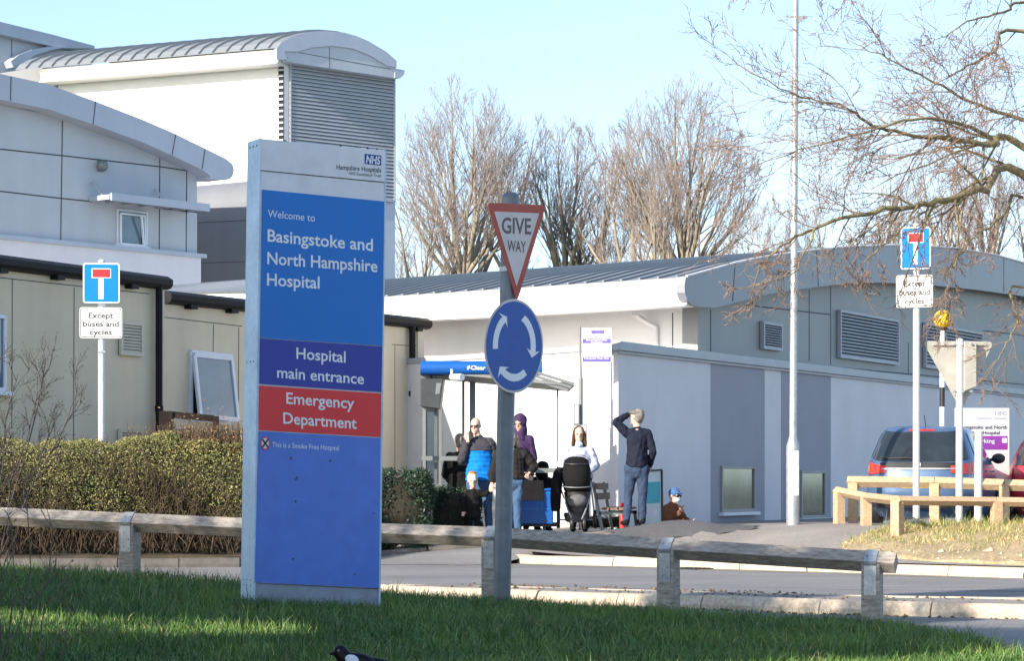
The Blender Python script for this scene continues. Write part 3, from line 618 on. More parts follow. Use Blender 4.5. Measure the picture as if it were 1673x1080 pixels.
# ------------------------------------------------------------------ the welcome sign
BLp = W(414, 953, 216); BRp = W(621, 963, 210.5)
SP = Plane(BLp[:2], BRp[:2]); sp_loc = SP.pt(SP.L / 2, Hg(-1.5, 18.6))
sign = thing('hospital_sign', 'tall blue hospital welcome sign with navy and red panels, standing on the grass', 'sign', sp_loc)
TH = 0.26
def face(pix, o, th, name, m, parent, bevel=0.0):
    g = MB(); g.plate(SP, pix, o, th); return g.build(name, m, parent, bevel=bevel)
lean = lambda xt, yt, xb, yb: [(xt, yt), (xb, yb)]
g = MB(); g.plate(SP, [(405, 225.5), (425, 226), (415, 1004), (391.5, 1000)][:4], 0, 0.0)
# side post: a leaning box behind the left edge of the face
def leaning(pix, o0, o1): 
    g = MB(); g.prism([SP.hit(x, y, o0) for x, y in pix], SP.n * (o1 - o0)); return g
Lq = [(424.6, 225), (427.5, 225.3), (417, 1001), (413, 1001)]
g = leaning(Lq, -TH, 0.004)
for (y, ) in ((236,), (590,), (949,), (958,)):
    f = (y - 225) / 776; c = SP.hit(424.6 - 11 * f, y, 0)
    for k in (.06, .13, .2): g.tube([c - SP.n * k - SP.d * .004, c - SP.n * k + SP.d * .01], .009, 8, mi=1)
g.build('side_post', [M['sign_side'], M['joint']], sign, bevel=0.004)
g = leaning([(628, 244.5), (631.5, 245), (621.5, 1000), (618, 1000)], -TH, 0.004); g.build('side_post', M['sign_side'], sign, bevel=0.004)
g = leaning([(424.8, 226), (631, 244.5), (621, 962), (414, 953)], -TH + .01, 0.0); g.build('body', M['sign_white'], sign, bevel=0.003)
M['moss'] = mat('grime', (0.05, 0.055, 0.045), 0.95, rgb2=(0.16, 0.17, 0.16), scale=30, bump=1.0)
g = MB(); rg = random.Random(5)
for i in range(70):
    f = rg.random() ** .8; c = SP.hit(426 + 203 * f, 227 + 18 * f - 1, -rg.uniform(.0, .2)); g.ellip(c, (rg.uniform(.006, .02), rg.uniform(.005, .015), rg.uniform(.003, .010)), nu=6, nv=4)
g.build('top_grime', M['moss'], sign)
hp = face([(425.5, 228), (629, 246.8), (627.5, 297), (425, 277.5)], 0.003, .004, 'header_panel', M['sign_white'], sign)
g = MB(); g.plate(SP, [(424.5, 277.4), (628, 297.2), (628, 298.4), (424.5, 278.6)], 0.001, .003); g.build('panel_joint', M['joint'], sign)
face([(595, 251), (622, 254), (622, 270.5), (595, 267.5)], 0.0075, .002, 'logo_panel', M['nhs_blue'], hp)
g = MB(); text(g, SP, 'NHS', 597, 266, 620.5, 268.6, 13.0, 0.011, bold=.03, shear=.18); g.build('logo_lettering', M['letter_white'], hp)
g = MB(); text(g, SP, 'Hampshire Hospitals', 549, 276.3, 622, 281.5, 8.4, 0.009, bold=.008); g.build('lettering', M['letter_black'], hp); g = MB(); text(g, SP, 'NHS Foundation Trust', 569.5, 285.5, 622, 289.3, 5.6, 0.009); g.build('lettering', M['letter_black'], hp)
bp_ = face([(427.7, 309.5), (627.4, 329), (624, 565), (424.4, 552)], 0.003, .004, 'blue_panel', M['sign_blue'], sign)
for t in (('Welcome to', 437, 354.5, 514, 362, 12.6, .0), ('Basingstoke and', 436.5, 394, 608.5, 410, 20.5, .016), ('North Hampshire', 436, 431, 616, 444.5, 20.5, .016), ('Hospital', 435.5, 466, 521.5, 471.5, 20.5, .016)):
    g = MB(); text(g, SP, t[0], *t[1:5], t[5], 0.009, bold=t[6]); g.build('lettering', M['letter_white'], bp_)
np_ = face([(424.2, 553), (624, 566), (622.3, 641), (423.2, 627.5)], 0.003, .004, 'entrance_panel', M['sign_navy'], sign)
g = MB(); text(g, SP, 'Hospital', 483.5, 586, 564, 592.5, 19, .009, bold=.014); g.build('lettering', M['letter_white'], np_); g = MB(); text(g, SP, 'main entrance', 452, 617, 594, 628, 18.5, .009, bold=.014); g.build('lettering', M['letter_white'], np_)
ep = face([(423, 630), (622.2, 643), (621, 714.5), (422.2, 703)], 0.003, .004, 'emergency_panel', M['sign_red'], sign)
g = MB(); text(g, SP, 'Emergency', 467, 659.5, 578, 668, 19, .009, bold=.014); g.build('lettering', M['letter_white'], ep); g = MB(); text(g, SP, 'Department', 462, 692, 582, 701, 19, .009, bold=.014); g.build('lettering', M['letter_white'], ep)
lp = face([(422.2, 704.5), (621, 716), (618.5, 961.5), (415.5, 952)], 0.002, .004, 'lower_panel', M['sign_pale_blue'], sign)
g = MB(); text(g, SP, 'This is a Smoke Free Hospital', 444, 730.5, 553, 736.5, 8.6, .008); g.build('lettering', M['letter_white'], lp)
def ring_px(pl, g, cx, cy, rx, ry, w, o, th, n=28, mi=0):
    a = [2 * math.pi * i / n for i in range(n)]
    O = [pl.hit(cx + rx * math.cos(t), cy + ry * math.sin(t), o) for t in a]; I = [pl.hit(cx + (rx - w * rx / ry) * math.cos(t), cy + (ry - w) * math.sin(t), o) for t in a]
    for i in range(n):
        j = (i + 1) % n; g.prism([O[i], O[j], I[j], I[i]], pl.n * th, mi)
g = MB(); g.plate(SP, [(432.5 + 7 * math.cos(i * .3), 724.5 + 10 * math.sin(i * .3)) for i in range(21)], 0.007, .002); ring_px(SP, g, 432.5, 724.5, 7.6, 10.8, 2, .0095, .002, mi=1)
for a, b in (((428, 718), (437, 731)), ((437, 718), (428, 731))):
    g.beam(SP.hit(*a, .011), SP.hit(*b, .011), .012, .004, SP.n, 2)
g.build('smoke_free_symbol', [M['letter_white'], M['sign_red'], M['letter_black']], lp)
for x, y in ((474, 747), (484, 780), (483, 818), (479, 912), (610, 838), (578, 938), (540, 752), (484, 783)): g = MB(); g.beam(SP.hit(x, y, .0075), SP.hit(x + rg.uniform(-3, 4), y + rg.uniform(1, 4), .0075), .012, .003, SP.n); g.build('stain', M['joint'], lp)
g = leaning([(415, 953.5), (620.5, 963.5), (620, 1006), (414, 1006)], -TH + .02, -0.012); g.build('plinth', mat('plinth_grey', (.34, .38, .46), .6, rgb2=(.22, .25, .32), scale=4), sign)

# ------------------------------------------------------------------ traffic signs
def pole(g, a, b, r, n=14): g.tube([a, b], r, n)
def capd(g, p, r): g.ellip(p, (r, r, r * .6), nu=12, nv=6)
# give way + roundabout
Sg = 198.0; gb = W(819, 982, Sg); gt = W(834, 322, Sg)
gw = thing('give_way_sign', 'grey post with red GIVE WAY triangle above a blue roundabout disc', 'traffic sign', (gb.x, gb.y, Hg(gb.x, gb.y)))
g = MB(); pole(g, gb - UP * .2, gt, .072, 18); capd(g, gt, .074); g.build('post', M['post_grey'], gw, smooth=40)
yw = math.radians(42); dd = Vector((math.cos(yw), math.sin(yw), 0)); cen = W(832, 470, Sg)
GP = Plane((cen - dd * 1 + Vector((dd.y, -dd.x, 0)) * .085)[:2], (cen + dd + Vector((dd.y, -dd.x, 0)) * .085)[:2])
def rtri(P, r, n=5):
    out = []
    for i in range(3):
        p = Vector(P[i]); a = Vector(P[i - 1]); b = Vector(P[(i + 1) % 3]); d1 = (a - p).normalized(); d2 = (b - p).normalized()
        for k in range(n + 1):
            f = k / n; q = p + d1 * r * (1 - f) ** 2 + d2 * r * f ** 2; out.append((q.x, q.y))
    return out
tri = rtri([(795, 331), (891, 335), (844, 493)], 9)
g = MB(); g.plate(GP, tri, 0, .008); tb_ = g.build('triangle_plate', M['give_red'], gw)
g = MB(); g.plate(GP, rtri([(806, 345.5), (879.5, 348.5), (842.5, 468)], 2), .009, .003); g.build('triangle_face', M['give_white'], tb_)
g = MB(); text(g, GP, 'GIVE', 818, 380.5, 866, 382.5, 26.5, .0135, bold=.02); g.build('lettering', M['letter_grey'], tb_); g = MB(); text(g, GP, 'WAY', 827, 410, 857.5, 412.5, 18.5, .0135, bold=.018); g.build('lettering', M['letter_grey'], tb_)
cx, cy, rx, ry = 838.5, 565.5, 48, 77
el = lambda rx, ry, n=48, c=(cx, cy): [(c[0] + rx * math.cos(2 * math.pi * i / n) , c[1] + ry * math.sin(2 * math.pi * i / n) ) for i in range(n)]
g = MB(); g.plate(GP, el(rx, ry), 0.001, .007); db = g.build('disc_plate', M['give_white'], gw)
g = MB(); g.plate(GP, el(rx - 2.6, ry - 4), .0085, .003); g.build('disc_face', M['round_blue'], db)
def arrow(g, pts, w):                                   # curved arrow along pixel points (tail to tip)
    n = len(pts)
    L = []; Rr = []
    for i, p in enumerate(pts):
        a = Vector(pts[max(0, i - 1)]); b = Vector(pts[min(n - 1, i + 1)]); d = (b - a).normalized(); nn = Vector((-d.y * .66, d.x)); p = Vector(p)
        L.append(p + nn * w); Rr.append(p - nn * w)
    for i in range(n - 2):
        g.prism([GP.hit(*q, .012) for q in (L[i], L[i + 1], Rr[i + 1], Rr[i])], GP.n * .002)
    a = Vector(pts[n - 2]); t = Vector(pts[n - 1]); d = (t - a); dn = d.normalized(); nn = Vector((-dn.y * .66, dn.x)) * w
    P = [a - nn, a - nn * 2.6 - d * .28, t, a + nn * 2.6 - d * .28, a + nn]
    g.prism([GP.hit(*q, .012) for q in P], GP.n * .002)
arc_pts = lambda a0, a1, k=7, rx=31, ry=52: [(cx + rx * math.cos(math.radians(a0 + (a1 - a0) * i / k)), cy + ry * math.sin(math.radians(a0 + (a1 - a0) * i / k))) for i in range(k + 1)]
for a_, b_ in ((175, 247), (-62, 22), (55, 140)): g = MB(); arrow(g, arc_pts(a_, b_), 6.2); g.build('arrow_marking', M['letter_white'], db)
for y in (360, 440, 510, 615):
    g = MB(); f = (y - 322) / 660; c = W(834 - 15 * f, y, Sg); g.tube([c - UP * .02, c + UP * .02], .079, 16); g.box(c + GP.n * .075, (.12, .02, .045), (GP.d, GP.n, UP)); g.build('clip', M['galv'], gw)

def no_through(label, S, base, top, plate_px, sup_px, yawdeg, bend, group=None):
    b = W(*base, S); t = W(*top, S); z = H(b.x, b.y) if b.x > 0 else 0.03
    r = thing('no_through_road_sign', label, 'traffic sign', (b.x, b.y, z)); g = MB()
    pole(g, Vector((b.x, b.y, z - .1)), t, .048, 14); capd(g, t, .05); 
    g.build('post', M['galv_white'], r, smooth=40)
    y = math.radians(yawdeg); d = Vector((math.cos(y), math.sin(y), 0)); n = Vector((d.y, -d.x, 0)); c = t + n * .055
    pl = Plane((c - d)[:2], (c + d)[:2]); x0, y0, x1, y1, sk = plate_px
    g = MB(); g.plate(pl, rr(x0, y0, x1, y1, 4, sk=sk), 0, .006); p = g.build('plate', M['plate_white'], r)
    g = MB(); g.plate(pl, rr(x0 + 2.2, y0 + 2.2, x1 - 2.2, y1 - 2.2, 2.5, sk=sk), .0065, .002); g.build('blue_face', M['tsign_blue'], p)
    w = x1 - x0; h = y1 - y0; mx = (x0 + x1) / 2
    g = MB(); P = lambda a, b_: (x0 + a * w, y0 + b_ * h + sk * a)
    g.plate(pl, [P(.42, .3), P(.56, .3), P(.56, .9), P(.42, .9)], .009, .002)
    g.plate(pl, [P(.235, .135), P(.765, .135), P(.765, .375), P(.235, .375)], .009, .0015); g.build('stem_marking', M['plate_white'], p)
    g = MB(); g.plate(pl, [P(.26, .155), P(.74, .155), P(.74, .355), P(.26, .355)], .0115, .002); g.build('bar_marking', M['tsign_red'], p)
    x0, y0, x1, y1, sk = sup_px; w = x1 - x0; h = y1 - y0
    g = MB(); g.plate(pl, rr(x0, y0, x1, y1, 4, sk=sk), 0, .006); p = g.build('supplementary_plate', M['plate_white'], r)
    g = MB(); o = rr(x0 + 1.2, y0 + 1.2, x1 - 1.2, y1 - 1.2, 3, sk=sk); i_ = rr(x0 + 2.4, y0 + 2.4, x1 - 2.4, y1 - 2.4, 2.4, sk=sk)
    for k in range(len(o)):
        j = (k + 1) % len(o); g.prism([pl.hit(*q, .0065) for q in (o[k], o[j], i_[j], i_[k])], pl.n * .001)
    g.build('border_line', M['letter_black'], p)
    for k, (s, a0, a1) in enumerate((('Except', .21, .79), ('buses and', .08, .92), ('cycles', .24, .76))):
        g = MB(); yb = y0 + h * (.345 + .27 * k); text(g, pl, s, x0 + a0 * w, yb + sk * a0, x0 + a1 * w, yb + sk * a1, h * .175, .0075, bold=.022); g.build('lettering', M['letter_black'], p)
    for yy in (plate_px[1] + 12, plate_px[3] - 12, sup_px[1] + 10, sup_px[3] - 10): 
        g = MB(); f = (yy - top[1]) / (base[1] - top[1]); c = t.lerp(Vector((b.x, b.y, z)), f); g.tube([c - UP * .015, c + UP * .015], .054, 12); g.box(c + n * .04, (.1, .03, .03), (d, n, UP)); g.build('clip', M['galv'], r)
    return r, pl
no_through('no through road sign with Except buses plate, standing in the clipped hedge', 118, (166, 800), (166, 427), (135.5, 429.5, 195.5, 495, 0.5), (130, 502, 199.5, 552.5, 0.5), 8, 0)
no_through('blue no through road sign with red bar and Except buses plate, half behind bare twigs', 116.5, (1497, 853), (1497.5, 368), (1471.5, 371.5, 1520.5, 440.5, -1.5), (1464, 450, 1524, 503, -1.5), -6, 0)

# give way sign seen from the back
S = 116; b = W(1567, 857, S); t = W(1568, 556, S); z = H(b.x, b.y)
r = thing('give_way_sign', 'pale back of a triangular road sign on a light post, beside the yellow beacon', 'traffic sign', (b.x, b.y, z))
g = MB(); pole(g, Vector((b.x, b.y, z - .1)), t, .05); capd(g, t, .052); g.build('post', M['galv_white'], r, smooth=40)
y = math.radians(14); d = Vector((math.cos(y), math.sin(y), 0)); n = Vector((d.y, -d.x, 0)); pl = Plane((t - d - n * .075)[:2], (t + d - n * .075)[:2])
g = MB(); g.plate(pl, rtri([(1507, 557), (1624, 558), (1571, 672)], 11), -.004, .008)
for yy in (563, 644): 
    a = pl.hit(1523 if yy < 600 else 1558, yy, .02); b_ = pl.hit(1610 if yy < 600 else 1585, yy, .02); g.beam(a, b_, .025, .03)
tp = g.build('triangle_plate', M['plate_back'], r, bevel=.003)
g = MB(); g.prism([pl.hit(1569, 559, .004), pl.hit(1589, 559, .004), pl.hit(1589, 632, .004), pl.hit(1569, 640, .004)], pl.n * .13); g.build('lamp_housing', M['plate_back'], r, bevel=.008)
for yy in (563, 640): g = MB(); c = pl.hit(1567, yy, .075); g.tube([c - UP * .02, c + UP * .02], .056, 14); g.tube([pl.hit(1556, yy, .06), pl.hit(1556, yy, .1)], .018, 8); g.tube([pl.hit(1580, yy, .1), pl.hit(1580, yy, .16)], .018, 8); g.build('clip', M['galv'], r)
# plain short post
S = 117; b = W(1598, 857, S); t = W(1599, 704, S); z = H(b.x, b.y); g = MB(); g.tube([Vector((b.x, b.y, z - .1)), t - UP * .01, t], [.055, .055, .045], 16); g.build('bollard', M['galv_white'], off=(b.x, b.y, z), smooth=40, label='plain pale grey round post without a sign, in front of the blue car', cat='post')

# lamp column
S = 112; b = W(1295.5, 862, S); z = H(b.x, b.y)
r = thing('street_lamp', 'tall tapering silver lamp column with a wide base, rising out of the picture', 'street lamp', (b.x, b.y, z))
T = Vector((b.x + .05, b.y, 9.6)); g = MB(); zs = CZ + (HY - 730) / S; zm = CZ + (HY - 712) / S
g.tube([Vector((b.x, b.y, z - .1)), Vector((b.x, b.y, zs)), Vector((b.x, b.y, zm)), Vector((b.x + .015, b.y, 4)), T, T + Vector((-.1, -.1, .25)), T + Vector((-.7, -.7, .42))], [.098, .098, .054, .05, .04, .036, .032], 18)
for k in range(7): zc = 3.4 + k * .85; g.tube([Vector((b.x + .012 + zc * .003, b.y, zc)), Vector((b.x + .012 + zc * .003, b.y, zc + .012))], .0525 - k * .0015, 16)
g.build('column', M['galv'], r, smooth=40)
g = MB(); g.box((b.x + .035, b.y - .085, z + .75), (.085, .03, .66)); g.build('access_door', M['galv_white'], r, bevel=.012)
g = MB(); g.ellip(T + Vector((-.95, -.95, .44)), (.38, .16, .09), (Vector((.7, .7, 0)).normalized(), Vector((-.7, .7, 0)).normalized(), UP)); g.build('lantern', M['galv_white'], r, smooth=50)

# belisha beacon
S = 100; b = W(1539.5, 862, S); z = .3; t = W(1540, 538, S)
r = thing('crossing_beacon', 'yellow globe beacon on a black and white banded pole', 'beacon', (b.x, b.y, z))
g = MB(); y2z = lambda y: CZ + (HY - y) / S; ys = [862, 790, 745, 700, 665, 633, 590, 562, 538]
for i in range(8): g.tube([Vector((b.x, b.y, y2z(ys[i]))), Vector((b.x, b.y, y2z(ys[i + 1])))], .042, 14, mi=i % 2)
g.build('pole', [M['plate_white'], M['black']][::-1] if False else [M['black'], M['plate_white']], r, smooth=40)
M['amber'] = mat('amber_globe', (0.80, 0.47, 0.01), 0.3, var=.08, scale=8)
g = MB(); g.ellip(W(1540.5, 522, S), .155, nu=24, nv=16); g.build('globe', M['amber'], r, smooth=60)
g = MB(); g.tube([W(1540, 540, S), W(1540, 536, S)], [.05, .085], 14); g.build('collar', M['black'], r, smooth=40)

# ------------------------------------------------------------------ timber knee rails
def post_mesh(g, top, zb, d, w=.15, notch=True):
    n = Vector((d.y, -d.x, 0)); c = Vector((top.x, top.y, 0)); zt = top.z
    P = [(-w / 2, zb), (w / 2, zb), (w / 2, zt), (0, zt - w / 2), (-w / 2, zt)] if notch else [(-w / 2, zb), (w / 2, zb), (w / 2, zt), (-w / 2, zt)]
    g.prism([c + n * a + Vector((0, 0, z)) - d * w / 2 for a, z in P], d * w)
def rail_mesh(g, a, b, s=.088):
    d = (b - a).normalized(); n = Vector((d.y, -d.x, 0)).normalized(); u = n.cross(d); u = u if u.z > 0 else -u
    g.prism([a + n * s, a + u * s, a - n * s, a - u * s], b - a)
def knee_rail(label, pts, m, group=None, strap=True, ext=(0, 0), name='timber_rail_fence', s=.088, w=.15):
    # pts: (world top-of-rail centre, ground z)
    f = thing(name, label, 'fence', (pts[0][0].x, pts[0][0].y, pts[0][1])); C = [p[0] - UP * s for p in pts]
    for i, (p, zg) in enumerate(pts):
        a = C[max(0, i - 1)]; b = C[min(len(C) - 1, i + 1)]; d = (b - a); d.z = 0; d.normalize()
        g = MB(); post_mesh(g, C[i] + UP * .002, zg - .25, d, w); g.build('post', m, f, bevel=.006)
        if strap:
            n = Vector((d.y, -d.x, 0)); q = C[i]; k = s + .004; g = MB(); hw = .05
            prof = [q - n * k, q + UP * k, q + n * k, q + n * (k - .006) - UP * .02, q + n * (w / 2 + .003) - UP * .03, q + n * (w / 2 + .003) - UP * .27]
            for u0, u1 in zip(prof, prof[1:]):
                nn = (u1 - u0).cross(d).normalized(); g.prism([u0 - d * hw, u1 - d * hw, u1 - d * hw + nn * .004, u0 - d * hw + nn * .004], d * 2 * hw)
            for uu, zz in ((-.022, -.09), (.022, -.15), (-.022, -.22), (.022, -.24)): c = q + n * (w / 2 + .006) + UP * zz + d * uu; g.tube([c, c + n * .008], .009, 8)
            for vv in (-.03, .03): c = q + (UP + n).normalized() * (k * .707) + d * vv; g.tube([c, c + (UP + n).normalized() * .012], .01, 8)
            g.build('strap', M['galv'], f)
    for i in range(len(C) - 1):
        a = C[i].copy(); b = C[i + 1].copy(); d = (b - a).normalized()
        if i == 0: a -= d * ext[0]
        if i == len(C) - 2: b += d * ext[1]
        g = MB(); rail_mesh(g, a + d * .004, b - d * .004, s); g.build('rail', m, f, bevel=.005)
    return f
KR = [(W(-130, 823, 172), .2), (W(212, 838, 178), .14), (W(508, 851, 183), .09), (W(805, 861, 188), .035), (W(1092, 880, 197), -.035), (W(1425, 900, 203), -.1)]
knee_rail('long weathered timber rail fence with galvanised straps along the near edge of the grass', KR, M['rail'], ext=(1.2, .2))
KA = [(W(1371, 796, 112), H(4.7, 35.)), (W(1415, 805, 114.5), H(5, 34.8)), (W(1466, 810, 121.5), H(5.18, 32.9)), (W(1628, 812, 119.5), H(6.6, 33.4)), (W(1840, 816, 119), H(8.4, 33))]
KA = [(p, H(p.x, p.y)) for p, _ in KA]
knee_rail('newer pale timber rail curving round the earth bank, nearer one of the two', KA, M['rail_new'], strap=False, ext=(.1, 0), s=.066, w=.135)
KBk = [(W(1394, 778, 111), 0), (W(1527, 779, 112), 0), (W(1641, 783, 113), 0), (W(1790, 788, 114), 0)]
KBk = [(p, H(p.x, p.y)) for p, _ in KBk]
knee_rail('timber rail fence right in front of the blue car, behind the curved rail', KBk, M['rail_new'], strap=False, ext=(.09, 0), s=.085, w=.14)
# brown timber frame at the cabin
r = thing('timber_railing', 'dark brown timber post and rail frame in front of the tilted cabin window', 'railing', W(310, 745, 108))
for x0, x1, yt, S in ((258, 285, 672, 108), (346, 359, 680, 106), (362, 376, 702, 104)):
    g = MB(); a = W((x0 + x1) / 2, yt, S); g.box((a.x, a.y, (a.z + 0.0) / 2), ((x1 - x0) / S * .8, (x1 - x0) / S * .8, a.z)); g.build('post', M['timber_brown'], r, bevel=.008)
g = MB(); g.beam(W(284, 678, 108), W(348, 684, 106), .06, .1); g.build('rail', M['timber_brown'], r, bevel=.006)
# ------------------------------------------------------------------ bus shelter and things about it
M['canopy_blue'] = mat('canopy_blue', (0.008, 0.095, 0.38), 0.35, var=.08, scale=2)
M['shelter_roof'] = mat('shelter_roof', (0.20, 0.21, 0.215), 0.6, var=.1, scale=2)
M['clear'] = bpy.data.materials.new('clear_glass'); M['clear'].use_nodes = True
nt = M['clear'].node_tree; N = nt.nodes; pb = N['Principled BSDF']; tr_ = N.new('ShaderNodeBsdfTransparent'); mx = N.new('ShaderNodeMixShader'); lw = N.new('ShaderNodeFresnel'); lw.inputs[0].default_value = 1.3
pb.inputs['Base Color'].default_value = (.5, .55, .55, 1); pb.inputs['Roughness'].default_value = .05
tr_.inputs[0].default_value = (.90, .93, .92, 1)
nt.links.new(lw.outputs[0], mx.inputs[0]); nt.links.new(tr_.outputs[0], mx.inputs[1]); nt.links.new(pb.outputs[0], mx.inputs[2]); nt.links.new(mx.outputs[0], N['Material Output'].inputs[0])
SS = 107.5; Yf = F / SS; Yb = Yf + 0.95
sx = lambda px: (px - CX) / SS
sz = lambda py: CZ - (py - HY) / SS
sh = thing('bus_shelter', 'bus shelter with blue canopy front, grey posts and glass, people waiting under it', 'bus shelter', (sx(810), Yf + .6, H(sx(810), Yf)))
g = MB(); x0, x1 = sx(687), sx(886); zt = sz(590); zb = sz(613); prof = []
for i in range(7):
    a = math.radians(-60 + 150 * i / 6); prof.append((math.cos(a) * .09, (zt + zb) / 2 + math.sin(a) * (zt - zb) / 2))
prof = [(0, zb)] + prof + [(-.12, zt), (-.12, zb)]
g.loft([[Vector((x, Yf - u, z)) for u, z in prof] for x in (x0, x1)]); cf = g.build('canopy_front', M['canopy_blue'], sh, smooth=40)
CP = Plane((x0, Yf - .098), (x1, Yf - .098)); g = MB(); text(g, CP, 'Clear Channel', 769, 604, 832, 604.6, 6.6, 0.002, bold=.02); g.build('lettering', M['letter_white'], cf)
g = MB(); g.plate(CP, [(763, 599), (768, 597), (767, 602), (764, 605)], .001, .002); g.build('emblem', M['letter_white'], cf)
g = MB(); g.prism([Vector((x0, Yf - .02, zb + .06)), Vector((sx(938), Yf - .05, sz(632))), Vector((sx(932), Yb + .1, sz(636))), Vector((x0, Yb + .1, zb + .0))], (0, 0, .05)); g.build('roof_panel', M['shelter_roof'], sh)
for k in range(3):
    g = MB(); a = Vector((sx(866), Yf - .06 + .03 * k, sz(606 + 6 * k))); b = Vector((sx(938 - 5 * k), Yf - .06 + .03 * k, sz(628 + 5 * k))); g.beam(a, b, .05, .045); g.build('gutter_slat', M['steel_grey'], sh)
for px, w, y, yy in ((772, .09, Yb, 618), (719, .045, Yb, 622), (693, .05, Yf + .1, 612), (712, .05, Yf + .5, 615), (911, .03, Yf + .3, 625), (757, .04, Yb - .1, 620)):
    g = MB(); x = (px - CX) / (F / y); zz = CZ - (yy - HY) * y / F; g.box((x, y, zz / 2), (w, w, zz)); g.build('post', M['steel_grey'], sh)
g = MB(); g.box(((x0 + sx(757)) / 2, Yf + .3, sz(749)), (sx(757) - x0, .05, .07)); g.build('rail', M['steel_grey'], sh)
g = MB(); g.box(((sx(840) + sx(912)) / 2, Yf + .3, sz(769)), (sx(912) - sx(840), .05, .07)); g.build('rail', M['steel_grey'], sh)
g = MB(); g.box(((sx(830) + sx(912)) / 2, Yf + .3, sz(858)), (sx(912) - sx(830), .06, .07)); g.build('rail', M['steel_dark'], sh)
for a, b in ((693, 712), (719, 757), (775, 911)):
    y = Yb if a > 715 else Yf + .35; k = F / y; g = MB(); g.box((((a + b) / 2 - CX) / k, y, 1.55), ((b - a) / k - .04, .008, 2.2)); g.build('glass_panel', M['clear'], sh)
g = MB(); g.box(((x0 + sx(905)) / 2, Yf + .7, .62), (sx(905) - x0, .34, .05)); 
for px in (660, 735, 800, 890): g.box((sx(px), Yf + .7, .4), (.05, .05, .44))
g.build('seat', M['steel_grey'], sh)
g = MB(); a = W(738, 614, SS + 1); g.tube([a + Vector((.16, -.18, -.03)), a + Vector((0, 0, -.02))], [.055, .05], 12); g.tube([a, a + UP * .1], .02, 8); g.build('camera_housing', M['frame_white'], sh, smooth=40)
# timetable display box hung under the canopy
dsp = thing('display_box', 'dark information display box hanging under the shelter canopy', 'display', (sx(703), Yf + .1, sz(668)))
g = MB(); P = [W(686, 618, SS), W(724, 619, SS), W(718, 668, SS), W(686, 664, SS)]; g.prism(P, (0.02, .5, 0)); g.build('housing', M['steel_dark'], dsp, bevel=.01)
g = MB(); P = [W(713, 626, SS), W(721, 626, SS), W(718, 644, SS), W(711, 644, SS)]; g.prism([p + Vector((0, -.006, 0)) for p in P], (0, .004, 0)); g.build('screen', M['steel_grey'], dsp)
g = MB(); g.tube([W(703, 600, SS) + Vector((0, .25, 0)), W(703, 620, SS) + Vector((0, .25, 0))], .025, 8); g.build('hanger', M['steel_dark'], dsp)
# glazed notice case at the shelter's left end
nc = thing('notice_case', 'tall glazed notice case with dark frame beside the cabin corner', 'notice board', W(703, 800, 104))
NP = Plane(W(690, 700, 104.5)[:2], W(714, 700, 103.5)[:2]); g = MB(); g.plate(NP, [(689, 666), (714, 668), (714, 790), (689, 790)], 0, .05); g.build('frame', M['steel_dark'], nc)
g = MB(); g.plate(NP, [(693, 673), (709, 674), (709, 783), (693, 783)], .052, .004); g.build('pane', M['glass_pale'], nc)
# bus stop pole with flag and timetable cases
S = 101; b = W(949, 862, S); bs = thing('bus_stop', 'bus stop pole with white and purple flag and small timetable cases', 'bus stop', (b.x, b.y, H(b.x, b.y)))
g = MB(); g.tube([Vector((b.x, b.y, .2)), Vector((b.x, b.y, CZ + (HY - 618) / S))], .035, 12); g.tube([Vector((b.x, b.y, CZ + (HY - 620) / S)), Vector((b.x - .02, b.y, CZ + (HY - 534) / S))], .022, 12); g.build('pole', M['steel_grey'], bs, smooth=40)
fp = Plane((b.x - 1, b.y - .03 + .1), (b.x + 1, b.y - .03 - .1)); g = MB(); g.plate(fp, [(951, 536), (999, 536), (999, 592), (951, 592)], 0, .02); fl = g.build('flag', M['plate_white'], bs)
M['stop_purple'] = mat('stop_purple', (.12, .09, .42), .4, var=.05)
g = MB(); g.plate(fp, [(952, 553.5), (998, 553.5), (998, 561), (952, 561)], .021, .003); g.build('purple_band', M['stop_purple'], fl)
g = MB(); g.plate(fp, [(952, 583), (998, 583), (998, 591.5), (952, 591.5)], .021, .003); g.build('purple_band', M['stop_purple'], fl)
g = MB(); g.plate(fp, [(966, 540), (988, 540), (988, 545), (985, 545), (984, 547), (982, 545), (972, 545), (970, 547), (968, 545), (966, 545)], .021, .002); g.build('bus_symbol', M['stop_purple'], fl)
for s, x0_, x1_, y_ in (('Basingstoke', 958, 992, 557), ('Hospital', 966, 984, 560.6), ('Hospital Main Ent', 955, 995, 587)):
    g = MB(); text(g, fp, s, x0_, y_, x1_, y_, 3.0, .025); g.build('lettering', M['letter_white'], fl)
for (x0_, y0_, x1_, y1_) in ((938, 660, 947, 694), (937, 694, 959, 722)):
    g = MB(); g.plate(fp, [(x0_, y0_), (x1_, y0_), (x1_, y1_), (x0_, y1_)], .02, .04); tcs = g.build('timetable_case', M['steel_grey'], bs)
    g = MB(); g.plate(fp, [(x0_ + 1.5, y0_ + 2), (x1_ - 1.5, y0_ + 2), (x1_ - 1.5, y1_ - 2), (x0_ + 1.5, y1_ - 2)], .061, .002); g.build('timetable', M['clad_blue'], tcs)
